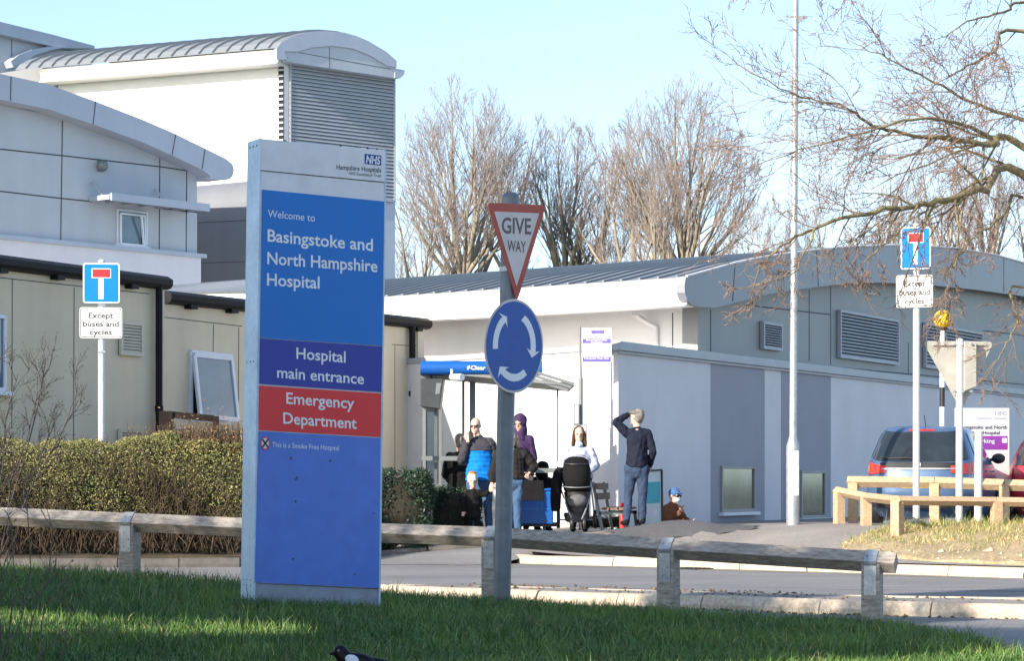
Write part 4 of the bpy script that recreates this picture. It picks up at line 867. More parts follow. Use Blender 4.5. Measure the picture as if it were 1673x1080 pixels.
# bench
M['bench_wood'] = wood('bench_wood', (.22, .15, .10), (.13, .09, .06), (8, 8, 8))
A = W(985, 861, 108.5); Bv = Vector((.20, 1.25, 0)); bz = H(A.x, A.y)
be = thing('bench', 'slatted bench on angled legs by the white wall, behind the pushchair', 'bench', (A.x, A.y, bz)); Zs = lambda y: CZ + (HY - y) / 107
for q in (Vector((0, 0, 0)), Bv):
    o = Vector((A.x, A.y, 0)) + q; g = MB(); g.beam(o + UP * (bz - .05), o + Vector((-.15, 0, Zs(788))), .05, .05); g.beam(o + Vector((.38, 0, bz - .05)), o + Vector((.34, 0, Zs(836))), .05, .05); g.beam(o + Vector((-.06, 0, Zs(838))), o + Vector((.38, 0, Zs(838))), .05, .05); g.build('leg', M['steel_grey'], be)
for y_, dx in ((795, -.14), (811, -.115)):
    g = MB(); a = Vector((A.x + dx + .03, A.y - .1, Zs(y_))); g.beam(a, a + Bv * 1.16, .03, .1); g.build('back_slat', M['bench_wood'], be)
for k in range(3):
    g = MB(); a = Vector((A.x + .03 + .13 * k, A.y - .1, Zs(831))); g.beam(a, a + Bv * 1.16, .11, .035); g.build('seat_slat', M['bench_wood'], be)
# poster stand
M['poster'] = mat('poster_teal', (.62, .68, .68), .4, var=.05)
M['teal'] = mat('teal', (.02, .36, .42), .4, rgb2=(.05, .42, .52), scale=3)
pb_ = thing('poster_stand', 'white and teal poster in black frame behind the man in a flat cap', 'poster stand', W(1062, 860, 105))
pp = Plane(W(1044, 800, 106)[:2], W(1079, 800, 104.5)[:2])
g = MB()
P = [(1043, 771), (1079, 768), (1080, 858), (1043, 860)]
for a, b in zip(P, P[1:] + P[:1]): g.beam(pp.hit(*a, .02), pp.hit(*b, .02), .03, .03, pp.n)
g.build('frame', M['black'], pb_); g = MB(); g.plate(pp, P, 0, .015); po = g.build('poster', M['poster'], pb_)
g = MB(); g.plate(pp, [(1046, 789), (1077, 787), (1077, 822), (1046, 824)], .016, .002); g.build('teal_panel', M['teal'], po)
g = MB()
for a in ((1058, 833, 1074, 845), (1050, 833, 1056, 845)): g.plate(pp, [(a[0], a[1]), (a[2], a[1]), (a[2], a[3]), (a[0], a[3])], .016, .002)
g.build('printed_box', M['sign_white'], po)
g = MB(); p = W(1017, 860, 104); g.tube([Vector((p.x, p.y, .15)), W(1017, 828, 104), W(1017, 822, 104)], [.05, .05, .025], 12); g.tube([W(1017, 834, 104), W(1017, 832, 104)], .056, 12)
g.build('marker_post', M['tsign_red'], off=(p.x, p.y, .2), smooth=40, label='small red post beside the bench, partly behind the man in jeans', cat='post')
# blue storage bin in the shelter
bb = thing('storage_bin', 'blue box panelled bin under the shelter rail, behind the woman with the handbag', 'bin', W(872, 858, 107))
bp2 = Plane(W(835, 830, 107)[:2], W(904, 830, 107)[:2]); g = MB(); g.plate(bp2, [(835, 802), (880, 803), (904, 800), (904, 857), (835, 857)], -.3, .3); bo = g.build('body', M['canopy_blue'], bb, bevel=.02)
g = MB()
for a in ((852, 808, 878, 832), (886, 806, 902, 832)):
    q = [(a[0], a[1]), (a[2], a[1]), (a[2], a[3]), (a[0], a[3])]
    for u, v in zip(q, q[1:] + q[:1]): g.beam(bp2.hit(*u, .004), bp2.hit(*v, .004), .012, .008, bp2.n)
g.build('panel_outline', M['tsign_blue'], bb)
g = MB(); g.plate(bp2, [(834, 799), (881, 800), (905, 797), (905, 802), (834, 804)], -.32, .34); g.build('lid', M['canopy_blue'], bb, bevel=.012)

# hospital direction board on the right
S = 100; hb = thing('hospital_board', 'white hospital board with purple band on two legs, behind the blue car', 'sign', W(1605, 860, S))
hp_ = Plane(W(1560, 700, S + .5)[:2], W(1646, 700, S - .5)[:2]); g = MB(); g.plate(hp_, [(1560, 667), (1646, 667), (1646, 790), (1560, 790)], 0, .05); bd = g.build('board', M['plate_white'], hb)
g = MB()
for px in (1570, 1637): p = hp_.hit(px, 790, .02); g.tube([p, Vector((p.x, p.y, .1))], .04, 10)
g.build('leg', M['galv_white'], hb)
M['purple'] = mat('purple', (.28, .05, .36), .4, var=.05)
g = MB(); g.plate(hp_, [(1563, 712.5), (1643, 712.5), (1643, 735), (1563, 735)], .051, .003); pb2 = g.build('purple_band', M['purple'], bd)
M['pale_letter'] = mat('pale_letter', (.42, .45, .52), .5, var=.05)
for s, x0_, x1_, y_, c_, mm in (('NHS', 1622, 1642, 678, 6.5, 'pale_letter'), ('Hampshire Hospitals', 1592, 1642, 685, 3.6, 'pale_letter'), ('Basingstoke and North', 1563, 1642, 701, 6, 'letter_black'), ('Hampshire Hospital', 1563, 1630, 710, 6, 'letter_black'), ('Parking', 1590, 1622, 724, 7, 'letter_white')):
    g = MB(); text(g, hp_, s, x0_, y_, x1_, y_, c_, .056 if s != 'Parking' else .058, bold=.01); g.build('lettering', M[mm], bd)
g = MB(); g.plate(hp_, rr(1634, 716, 1642, 724, 1.5), .055, .002); g.build('symbol', M['letter_white'], bd)

# ------------------------------------------------------------------ people
M['skin'] = mat('skin', (.50, .30, .22), .55, var=.06, scale=9)
M['skin_pale'] = mat('skin_pale', (.58, .38, .30), .55, var=.06, scale=9)
def cloth(name, rgb, var=.15, rough=.85, bump=.25): M[name] = mat(name, rgb, rough, var=var, scale=9, bump=bump, bscale=30, spec=.15)
for n_, c_ in (('navy_cloth', (.013, .016, .030)), ('black_cloth', (.009, .009, .010)), ('jeans', (.055, .105, .20)), ('jeans_dark', (.035, .055, .10)), ('puffer_blue', (.006, .17, .58)), ('puffer_grey', (.05, .048, .06)), ('puffer_black', (.020, .018, .018)), ('purple_cloth', (.055, .03, .085)), ('white_cloth', (.40, .43, .54)), ('brown_cloth', (.15, .065, .035)), ('grey_cloth', (.11, .11, .12)), ('cap_grey', (.13, .12, .11)), ('hat_white', (.68, .65, .60)), ('hat_orange', (.55, .15, .03)), ('blue_cap', (.06, .14, .30)), ('hair_brown', (.075, .04, .022)), ('hair_blond', (.34, .25, .15)), ('hair_grey', (.20, .18, .16)), ('mask_blue', (.42, .58, .68))): cloth(n_, c_)
def remeshed(name, g, m, parent, vox, sm=4, fold=None):
    if fold is None: fold = {'jacket': .006, 'sleeves': .005, 'trousers': .005, 'hood': .005, 'yoke': .002, 'hair': .004, 'hat': .002}.get(name, 0)
    me = bpy.data.meshes.new('tmp'); off = off_of(parent); me.from_pydata([(x - off.x, y - off.y, z - off.z) for x, y, z in g.v], [], g.f)
    ob = bpy.data.objects.new('tmp', me); COL.objects.link(ob)
    r = ob.modifiers.new('r', 'REMESH'); r.mode = 'VOXEL'; r.voxel_size = vox
    s = ob.modifiers.new('s', 'SMOOTH'); s.factor = .5; s.iterations = sm
    dg = bpy.context.evaluated_depsgraph_get(); nm = bpy.data.meshes.new_from_object(ob.evaluated_get(dg)); bpy.data.objects.remove(ob); bpy.data.meshes.remove(me)
    if fold:
        n_ = len(nm.vertices); co = np.empty(n_ * 3, np.float32); no = np.empty(n_ * 3, np.float32); nm.vertices.foreach_get('co', co); nm.vertices.foreach_get('normal', no); co = co.reshape(-1, 3); no = no.reshape(-1, 3)
        rs_ = np.random.RandomState(len(bpy.data.objects)); a = np.zeros(n_); fr = 90 if name == 'hair' else 42; zs_ = .25 if name == 'hair' else .8
        for o_ in range(7):
            k_ = rs_.normal(size=3) * np.array([1, 1, zs_]); k_ *= fr * rs_.uniform(.6, 1.9) / np.linalg.norm(k_); w_ = rs_.normal(size=3) * 14; a += np.sin(co @ k_ + rs_.uniform(0, 6.28) + 1.6 * np.sin(co @ w_ + o_)) / 3
        co = co + no * (fold * a)[:, None]; nm.vertices.foreach_set('co', co.astype(np.float32).ravel())
    nm.name = name; nm.materials.clear(); nm.materials.append(m); nm.polygons.foreach_set('use_smooth', [True] * len(nm.polygons))
    o = bpy.data.objects.new(name, nm); COL.objects.link(o); o.parent = parent; return o
def caps(g, pts, rs, n=12):
    if not isinstance(rs, (list, tuple)): rs = [rs] * len(pts)
    g.tube(pts, list(rs), n)
    for p, r in zip(pts, rs): g.ellip(p, r * .995, nu=n, nv=8)
def along(a, b, n, r0, r1, amp=0.0, pitch=.06):
    L = (b - a).length; P = []; Rr = []; k = max(2, int(L / (pitch / 5)) if amp else n)
    for i in range(k + 1):
        f = i / k; P.append(a.lerp(b, f)); Rr.append(r0 + (r1 - r0) * f + amp * abs(math.sin(math.pi * f * L / pitch)))
    return P, Rr
def hand(g, w, d, nrm, thumb, k=1.0, curl=.5):
    d = d.normalized(); s = nrm.cross(d).normalized(); nrm = d.cross(s)
    g.ellip(w + d * .045 * k, (.040 * k, .018 * k, .052 * k), (s, nrm, d), 12, 8)
    for i, (u, L) in enumerate(((-.030, .062), (-.010, .074), (.011, .070), (.030, .055))):
        a = w + d * .082 * k + s * u * k; b = a + (d + nrm * curl * .6).normalized() * L * .5 * k; c = b + (d * (1 - curl) + nrm * curl * 1.3).normalized() * L * .5 * k
        caps(g, [a - d * .02 * k, a, b, c], [.0105 * k, .0105 * k, .0098 * k, .0085 * k], 8)
    a = w + d * .025 * k + s * thumb * .03 * k; b = a + (d * .6 + s * thumb * .8 + nrm * .3).normalized() * .04 * k; caps(g, [a, b, b + (d * .9 + s * thumb * .2 + nrm * .5).normalized() * .03 * k], [.013 * k, .011 * k, .0095 * k], 8)

def person(label, S, J, fwd, head_fwd, top, legs, shoe='black_cloth', k=1.0, skin='skin', sleeve=None, hair=None, hat=None, hood=None, mask=None, glasses=False, puff=0.0, hem=None, hand_dir=None, width=1.0, skirt=False, eyes=True, yoke=None):
    y0 = F / S
    def p(n): v = J[n]; q = W(v[0], v[1], S); q.y += (v[2] if len(v) > 2 else 0); return q
    hl, hr = p('hipL'), p('hipR'); feet = [p('anL'), p('anR')]
    root = thing('person', label, 'person', ((hl.x + hr.x) / 2, y0, min(feet[0].z, feet[1].z) - .08 * k))
    f = Vector((*fwd, 0)).normalized(); sd_ = Vector((-f.y, f.x, 0)); hf = Vector(head_fwd); hf.normalize(); hs = Vector((-hf.y, hf.x, 0)).normalized(); hu = hs.cross(hf) * -1
    hu = hf.cross(hs); hu = hu if hu.z > 0 else -hu
    hc = p('head'); sl, sr = p('shL'), p('shR'); el_, er = p('elL'), p('elR'); wl, wr = p('wrL'), p('wrR'); kl, kr = p('knL'), p('knR'); al, ar = feet
    neck = (sl + sr) / 2 + UP * .05 * k; B = (hs, hf, hu); hp = (hl + hr) / 2
    hy = J.get('hk', k)                                            # head scale
    g = MB()
    g.ellip(hc + hu * .022 * hy - hf * .008 * hy, (.075 * hy, .094 * hy, .100 * hy), B, 18, 12); g.ellip(hc + hf * .022 * hy - hu * .05 * hy, (.060 * hy, .068 * hy, .072 * hy), B, 16, 10)
    g.ellip(hc + hf * .094 * hy - hu * .018 * hy, (.014 * hy, .02 * hy, .026 * hy), B, 10, 6); g.ellip(hc + hf * .075 * hy + hu * .022 * hy, (.055 * hy, .018 * hy, .014 * hy), B, 10, 6)
    g.ellip(hc + hf * .082 * hy - hu * .065 * hy, (.024 * hy, .012 * hy, .012 * hy), B, 10, 6); g.ellip(hc + hf * .075 * hy - hu * .10 * hy, (.028 * hy, .02 * hy, .018 * hy), B, 10, 6)
    for s in (-1, 1): g.ellip(hc + hs * .076 * hy * s - hf * .005 * hy, (.012 * hy, .024 * hy, .032 * hy), B, 10, 6)
    caps(g, [hc - hu * .05 * hy - hf * .01, neck - UP * .03], [.054 * hy, .06 * k])
    caps(g, [neck, (sl + sr) / 2 - UP * .2 * k, hp], [.075 * k, .10 * k, .09 * k]); caps(g, [sl, sr], .05 * k)
    for a, b, c in ((sl, el_, wl), (sr, er, wr)): caps(g, [a, b, c], [.048 * k, .038 * k, .026 * k])
    for a, b, c in ((hl, kl, al), (hr, kr, ar)): caps(g, [a, b, c], [.075 * k, .052 * k, .036 * k])
    for i, (a, b, t) in enumerate(((el_, wl, 1), (er, wr, -1))):
        d = Vector(hand_dir[i]) if hand_dir and hand_dir[i] else (b - a).normalized(); nr = f if abs(d.normalized().dot(f)) < .9 else UP
        hand(g, b, d, nr, t, k)
    remeshed('body', g, M[skin], root, .0085 * max(.7, k), 2)
    # clothes
    g = MB(); hz = hp.z + .02 if hem is None else CZ + (HY - hem) / S; c0 = (sl + sr) / 2; sw = (sr - sl).length / 2
    n = 40 if puff else 14; rings = []; bx = Vector((1, 0, 0)) * 1; sh_ = (sr - sl); sh_.z = 0
    bx = sh_.normalized() if sh_.length > .05 else sd_; by = Vector((-bx.y, bx.x, 0))
    for i in range(n + 1):
        t = i / n; z = (c0.z + .045 * k) * (1 - t) + hz * t; cc = c0.lerp(hp, t); w_ = sw * (1.02 - .10 * math.sin(math.pi * min(1, t * 1.0)) ) * (0.62 + .38 * smooth(0, .12, t)); w_ = max(w_, .15 * k * smooth(.0, .3, t)) * width
        dpt = (.085 + .045 * smooth(0, .25, t)) * k * width * (1.0 + .12 * t); b_ = puff * abs(math.sin(math.pi * t * (c0.z - hz) / .062))
        rings.append([Vector((cc.x, cc.y, z)) + bx * (w_ + b_) * math.cos(a) + by * (dpt + b_) * math.sin(a) for a in [2 * math.pi * j / 20 for j in range(20)]])
    g.loft(rings); gs = g if not sleeve else MB(); caps(gs, [neck - UP * .05 * k, neck + UP * .015 * k], [.10 * k, .075 * k])
    for a, b, c in ((sl, el_, wl), (sr, er, wr)):
        a2 = a + (c0 - a) * .16; caps(gs, [neck - UP * .03 * k, a2 + UP * .005 * k], [.085 * k, .078 * k])
        P1, R1 = along(a2, b, 4, .078 * k * width, .06 * k * width, puff, .06); P2, R2 = along(b, c + (b - c).normalized() * .01, 4, .06 * k * width, .043 * k * width, puff, .06)
        caps(gs, P1 + P2[1:], R1 + R2[1:]) if not puff else (gs.tube(P1 + P2[1:], R1 + R2[1:], 12), gs.ellip(a2, .08 * k), gs.ellip(b, .06 * k))
    jk = remeshed('jacket', g, M[top], root, .010, 2)
    if sleeve: remeshed('sleeves', gs, M[sleeve], root, .010, 2)
    if yoke:
        g = MB(); g.loft([[v + (v - Vector((c0.x, c0.y, v.z))) * .10 + UP * .012 for v in r] for r in rings[:max(3, int(n * .3))]]); remeshed('yoke', g, M[yoke], root, .010, 2)
    g = MB(); caps(g, [hl, hr], .112 * k); caps(g, [hp + UP * .10 * k, hp - UP * .03 * k], [.125 * k, .13 * k])
    for a, b, c in ((hl, kl, al), (hr, kr, ar)): caps(g, [a, a.lerp(b, .5), b, b.lerp(c, .5), c], [.098 * k, .086 * k, .066 * k, .062 * k, .056 * k])
    remeshed('trousers', g, M[legs], root, .011, 2)
    for a in (al, ar):
        g = MB(); z = a.z - .045 * k; g.ellip(Vector((a.x, a.y, z)) + f * .07 * k, (.047 * k, .135 * k, .042 * k), (sd_, f, UP), 14, 8); g.ellip(Vector((a.x, a.y, z + .02 * k)) - f * .01, (.045 * k, .06 * k, .06 * k), (sd_, f, UP), 12, 8); remeshed('shoe', g, M[shoe], root, .010, 2)
    if eyes:
        g = MB()
        for s in (-1, 1): g.ellip(hc + hs * .031 * hy * s + hf * .083 * hy + hu * .002 * hy, (.009 * hy, .007 * hy, .0045 * hy), B, 8, 5); g.ellip(hc + hs * .033 * hy * s + hf * .089 * hy + hu * .022 * hy, (.015 * hy, .004 * hy, .0025 * hy), B, 8, 5)
        g.build('eyes', M['hair_brown'], root, smooth=60)
    if hair:
        g = MB(); L = hair[1]; m = M[hair[0]]
        g.ellip(hc + hu * .038 * hy - hf * .036 * hy, (.084 * hy, .092 * hy, .098 * hy), B, 18, 12)
        if L > .12:
            for i in range(13):
                a = math.pi * (i / 12) + 0; q = hc + hs * math.cos(a) * .075 * hy - hf * (math.sin(a) * .075 - .01) * hy; caps(g, [q + hu * .03, q - UP * L * .5 + hs * math.cos(a) * .02, q - UP * L + hs * math.cos(a) * .03], [.03, .03, .014], 8)
        else: g.ellip(hc - hf * .05 * hy - hu * .02 * hy, (.072 * hy, .055 * hy, .075 * hy), B, 14, 8)
        remeshed('hair', g, m, root, .009, 1)
    if hood:
        g = MB(); g.ellip(hc + hu * .028 * hy - hf * .03 * hy, (.105 * hy, .112 * hy, .128 * hy), B, 18, 12); caps(g, [hc - hu * .07 - hf * .04, neck - UP * .02], [.10, .11]); remeshed('hood', g, M[hood], root, .011, 3)
    if hat:
        kind, mm = hat; g = MB()
        if kind == 'flat':
            g.ellip(hc + hu * .068 * hy, (.092 * hy, .12 * hy, .052 * hy), B, 18, 8); g.ellip(hc + hu * .055 * hy + hf * .10 * hy, (.07 * hy, .055 * hy, .012 * hy), B, 14, 6)
        elif kind == 'cap':
            g.ellip(hc + hu * .045 * hy - hf * .006, (.085 * hy, .104 * hy, .09 * hy), B, 18, 10); g.ellip(hc + hu * .05 * hy + hf * .11 * hy, (.065 * hy, .07 * hy, .01 * hy), B, 14, 6)
        else:
            g.ellip(hc + hu * .055 * hy - hf * .01, (.092 * hy, .108 * hy, .10 * hy), B, 18, 10); g.loft([[hc + hu * z * hy + hs * math.cos(a) * .094 * hy + hf * (math.sin(a) * .108 - .01) * hy for a in [2 * math.pi * j / 18 for j in range(18)]] for z in (.005, .055)])
        o = remeshed('hat', g, M[mm], root, .009, 1)
    if glasses:
        g = MB()
        for s in (-1, 1): g.ellip(hc + hs * .034 * hy * s + hf * .094 * hy + hu * .004 * hy, (.030 * hy, .010 * hy, .020 * hy), B, 12, 6); g.beam(hc + hs * .062 * hy * s + hf * .088 * hy + hu * .008 * hy, hc + hs * .08 * hy * s - hf * .01 * hy + hu * .008 * hy, .006, .008)
        g.beam(hc - hs * .02 + hf * .1 * hy + hu * .01 * hy, hc + hs * .02 + hf * .1 * hy + hu * .01 * hy, .006, .006); g.build('sunglasses', M['black'], root, smooth=50)
    if mask:
        g = MB(); dz = mask; g.ellip(hc + hf * .058 * hy - hu * (.055 + dz) * hy, (.062 * hy, .058 * hy, .048 * hy), B, 16, 8); g.build('face_mask', M['mask_blue'], root, smooth=60)
    return root, dict(hc=hc, hs=hs, hf=hf, hu=hu, wl=wl, wr=wr, f=f)

# man in a flat cap, back to us
person('man in dark jacket and flat cap, back turned, shading his eyes', 109,
       dict(head=(1040, 682), shL=(1023, 709), shR=(1060, 710), elL=(1006, 690, -.02), elR=(1067, 737, -.03), wrL=(1026, 677.5, .10), wrR=(1062, 762, .14), hipL=(1031, 767), hipR=(1050, 767), knL=(1027, 811, .02), knR=(1050, 811), anL=(1023, 850, -.02), anR=(1050, 848, .05)),
       (-.35, .94), (-.72, .62, .12), 'navy_cloth', 'jeans_dark', hat=('flat', 'cap_grey'), hair=('hair_grey', .05), hem=763, skin='skin_pale', hand_dir=[(.9, .2, .15), None], eyes=False)
# bald man on the phone
r, q = person('bald man in sunglasses and blue padded jacket, holding a phone to his ear', 109,
       dict(head=(777, 696), shL=(761, 725), shR=(803, 724), elL=(754, 752, -.10), elR=(812, 757, .02), wrL=(765, 722, -.14), wrR=(809, 787, -.05), hipL=(773, 790), hipR=(795, 790), knL=(772, 830, -.03), knR=(797, 830), anL=(771, 867, 0), anR=(799, 866, .05)),
       (-.22, -.97), (-.30, -.94, -.08), 'puffer_blue', 'jeans', sleeve='puffer_grey', yoke='puffer_grey', puff=.010, hem=786, glasses=True, skin='skin_pale', hand_dir=[(.1, .05, 1), None], width=1.08, eyes=False)
g = MB(); pc = q['wl'] + Vector((.02, -.02, .09)); g.box(pc, (.015, .07, .14), (Vector((1, .2, 0)).normalized(), Vector((-.2, 1, 0)).normalized(), UP)); g.build('phone', M['black'], off=pc - UP * .07, bevel=.006, label='black phone held to the ear of the bald man', cat='phone')
# child in a white and orange hat
r, q = person('small child in dark coat and white hat with orange top, holding a hand', 110,
       dict(head=(772, 786), hk=.86, shL=(763, 806), shR=(783, 806), elL=(758, 821), elR=(793, 808, -.02), wrL=(757, 835, -.03), wrR=(803, 799, -.02), hipL=(768, 838), hipR=(779, 838), knL=(768, 852), knR=(779, 852), anL=(768, 864), anR=(779, 864)),
       (.1, -1), (.12, -.98, -.05), 'black_cloth', 'black_cloth', k=.62, hat=('beanie', 'hat_white'), hem=846, skin='skin_pale', width=1.15)
g = MB(); g.ellip(q['hc'] + UP * .115, (.06, .07, .03)); g.build('hat_top', M['hat_orange'], r, smooth=60)
# woman with the handbag
r, q = person('woman in black padded coat and blue jeans carrying a handbag, half behind the sign post', 111,
       dict(head=(835, 718), shL=(813, 742), shR=(858, 742), elL=(806, 770, .0), elR=(874, 762, .02), wrL=(804, 790, -.05), wrR=(865, 774, -.10), hipL=(826, 787), hipR=(848, 787), knL=(827, 827, -.02), knR=(845, 827), anL=(827, 865), anR=(846, 864)),
       (.1, -1), (.25, -.96, -.05), 'puffer_black', 'jeans', puff=.008, hem=783, hair=('hair_blond', .14), skin='skin_pale', width=1.06)
g = MB(); c = q['wr'] + Vector((.06, -.03, -.24)); g.loft([[c + Vector((x * w_, y * .07, z)) for x, y in ((-1, -1), (1, -1), (1, 1), (-1, 1))] for w_, z in ((.15, -.16), (.16, -.1), (.145, .13), (.14, .14))]); 
hb2 = thing('handbag', 'black handbag hanging from the hand of the woman in the padded coat', 'handbag', c - UP * .16); g.build('bag', M['black_cloth'], hb2, bevel=.02)
g = MB(); g.tube([c + Vector((-.09, -.02, .13)), c + Vector((-.06, -.01, .22)), c + Vector((-.04, 0, .25)), c + Vector((.03, 0, .22)), c + Vector((.07, -.02, .13))], .009, 8); g.build('handle', M['black_cloth'], hb2, smooth=60)
# hooded figure behind
person('person in dark purple hooded top, hood up, standing behind the woman with the handbag', 106.5,
       dict(head=(849, 692), shL=(830, 720), shR=(868, 720), elL=(824, 750), elR=(872, 750), wrL=(828, 776, -.1), wrR=(868, 776, -.1), hipL=(840, 780), hipR=(860, 780), knL=(840, 820), knR=(860, 820), anL=(840, 858), anR=(860, 858)),
       (-.1, -1), (-.35, -.92, -.18), 'purple_cloth', 'black_cloth', hood='purple_cloth', hem=790)
# seated people in the shelter
person('grey haired person in dark coat sitting in the shelter', 105.5,
       dict(head=(753, 723), shL=(733, 748), shR=(772, 749), elL=(728, 775), elR=(777, 775), wrL=(740, 792, .25), wrR=(770, 792, .25), hipL=(742, 794), hipR=(764, 794), knL=(742, 796, .42), knR=(766, 796, .42), anL=(742, 838, .42), anR=(766, 838, .42)),
       (.2, .98), (.55, .8, -.15), 'black_cloth', 'black_cloth', hair=('hair_grey', .08), hem=800, width=1.15, eyes=False)
person('hunched seated person in dark hooded coat, behind the handbag', 105.5,
       dict(head=(887, 770), shL=(872, 788), shR=(900, 789), elL=(868, 808), elR=(904, 806), wrL=(875, 820, .2), wrR=(898, 818, .2), hipL=(878, 826), hipR=(895, 826), knL=(878, 826, .4), knR=(896, 826, .4), anL=(878, 862, .4), anR=(896, 862, .4)),
       (.3, .95), (.4, .9, -.3), 'black_cloth', 'black_cloth', hood='black_cloth', hem=828, eyes=False)
# woman with the pushchair
r, q = person('long haired woman in white sweatshirt with mask under her chin, pushing a pushchair', 107,
       dict(head=(946, 710), shL=(925, 739), shR=(966, 739), elL=(916, 760, -.02), elR=(974, 760, -.02), wrL=(922, 770, -.22), wrR=(962, 771, -.22), hipL=(936, 785), hipR=(956, 785), knL=(936, 824), knR=(956, 824), anL=(936, 860), anR=(956, 860)),
       (0, -1), (.02, -.99, -.08), 'white_cloth', 'black_cloth', hair=('hair_brown', .26), mask=.095, hem=782, width=1.12, skin='skin_pale', hand_dir=[(.25, -.9, -.3), (-.25, -.9, -.3)])
g = MB(); c = (946, 752); o_ = q['f'] * .162
pts = [W(946 + 15 * math.cos(a), 753 + 8 * math.sin(a) * (1.2 if math.sin(a) < 0 else .6), 107) + Vector((0, -.172 + .02 * abs(math.cos(a)), 0)) for a in [math.pi * 1.05 * i / 12 + math.pi * .95 for i in range(13)]]
g.tube(pts, .004, 6); g.build('print', M['letter_grey'], r)
# man in brown coat sitting low
r, q = person('man in brown coat, blue cap and face mask, low behind the mound', 103,
       dict(head=(1102, 811), shL=(1088, 832), shR=(1108, 834), elL=(1092, 854, -.06), elR=(1118, 852, -.04), wrL=(1110, 838, -.16), wrR=(1121, 850, -.18), hipL=(1090, 874), hipR=(1104, 874), knL=(1110, 870, -.1), knR=(1120, 872, -.05), anL=(1108, 902, -.1), anR=(1120, 902, -.05)),
       (.75, -.65), (.72, -.68, -.05), 'brown_cloth', 'black_cloth', hat=('cap', 'blue_cap'), mask=.005, glasses=True, hem=880, width=1.12, skin='skin_pale', hand_dir=[(.2, -.3, .9), (.9, -.3, -.1)], eyes=False)

# pushchair, seen from the front/below the hood
S = 109.5; o = W(942, 866, S); pr = thing('pushchair', 'black pushchair with raised hood, coat slung over its side, pushed by the woman', 'pushchair', (o.x, o.y, H(o.x, o.y)))
def Q(px, py, d=0): v = W(px, py, S); v.y += d; return v
g = MB(); rings = []
for (y_, w_, d0, dp) in ((748, 14, .12, .05), (752, 20, .06, .12), (768, 24, .0, .2), (785, 24, -.02, .22), (800, 22, .0, .2), (806, 18, .02, .16)):
    rings.append([Q(942 + w_ * math.cos(a) * (1 if abs(math.cos(a)) < .8 else .97), y_ + 2 * math.sin(a), d0 + dp * math.sin(a)) for a in [2 * math.pi * j / 20 for j in range(20)]])
g.loft(rings); g.build('hood', M['black_cloth'], pr, smooth=50)
g = MB(); rings = [[Q(943 + w_ * math.cos(a), y_, .05 + .2 * math.sin(a)) for a in [2 * math.pi * j / 16 for j in range(16)]] for y_, w_ in ((804, 22), (815, 20), (832, 17), (838, 14))]; g.loft(rings); g.build('seat_unit', M['black'], pr, smooth=50)
g = MB(); g.ellip(Q(944, 818, -.14), (.14, .1, .10)); g.ellip(Q(936, 821, -.16), (.08, .07, .06)); g.build('blanket', M['grey_cloth'], pr, smooth=60)
g = MB(); rings = [[Q(909 + dx + w_ * math.cos(a), y_, .02 + .09 * math.sin(a)) for a in [2 * math.pi * j / 14 for j in range(14)]] for y_, w_, dx in ((764, 5, 6), (772, 8, 3), (790, 9, 0), (812, 9, -1), (832, 8, -1), (836, 6, -1))]; g.loft(rings); g.build('slung_coat', M['black_cloth'], pr, smooth=50)
g = MB(); g.tube([Q(921, 772, .3), Q(921, 768, .33), Q(942, 767, .35), Q(963, 768, .33), Q(963, 772, .3)], .016, 8)
for s in (-1, 1): g.tube([Q(942 + 21 * s, 771, .3), Q(942 + 25 * s, 800, .15), Q(942 + 14 * s, 835, -.15), Q(942 + 8 * s, 848, -.25)], .013, 8); g.tube([Q(942 + 25 * s, 800, .15), Q(942 + 31 * s, 848, .32)], .013, 8)
g.tube([Q(912, 850, .32), Q(974, 850, .32)], .012, 8); g.build('frame', M['galv'], pr, smooth=50)
def wheel(px, py, d, r_, wd_, nm, parent, ax=Vector((1, 0, 0))):
    c = Q(px, py, d); g = MB(); a = [2 * math.pi * i / 22 for i in range(22)]; u = ax.cross(UP).normalized()
    g.loft([[c + ax * o_ + (u * math.cos(t) + UP * math.sin(t)) * rr_ for t in a] for o_, rr_ in ((-wd_ / 2, r_ * .8), (-wd_ / 2, r_ * .94), (-wd_ / 4, r_), (wd_ / 4, r_), (wd_ / 2, r_ * .94), (wd_ / 2, r_ * .8))]); w_ = g.build(nm, M['black'], parent, smooth=40)
    g = MB(); g.tube([c - ax * wd_ * .55, c + ax * wd_ * .55], r_ * .35, 14); g.build('hub', M['galv'], w_, smooth=40); return w_
g = MB(); g.loft([[Q(942 + w_ * math.cos(a), y_, .14 + .16 * math.sin(a)) for a in [2 * math.pi * j / 16 for j in range(16)]] for y_, w_ in ((838, 20), (842, 21), (852, 18), (854, 15))]); g.build('basket', M['steel_dark'], pr, smooth=40)
g = MB(); g.tube([Q(942 + 23.5 * math.cos(a), 800 + 3 * math.sin(a) - 6, -.02 - .2 * math.sin(a)) for a in [math.pi * i / 14 for i in range(15)]], .010, 8); g.build('bumper_bar', M['steel_grey'], pr, smooth=40)
for yy_, k_ in ((757, .97), (771, 1.0), (786, 1.0)):
    g = MB(); w_ = {757: 21.5, 771: 24.2, 786: 24.1}[yy_]; g.tube([Q(942 + w_ * math.cos(a), yy_ + 2 * math.sin(a), .02 - .205 * math.sin(a) * k_) for a in [math.pi * i / 16 for i in range(17)]], .006, 6); g.build('hood_seam', M['steel_dark'], pr, smooth=40)
wheel(913, 849, .32, .14, .05, 'wheel', pr); wheel(973, 849, .32, .14, .05, 'wheel', pr); wheel(934, 855, -.25, .09, .04, 'wheel', pr); wheel(954, 855, -.25, .09, .04, 'wheel', pr)

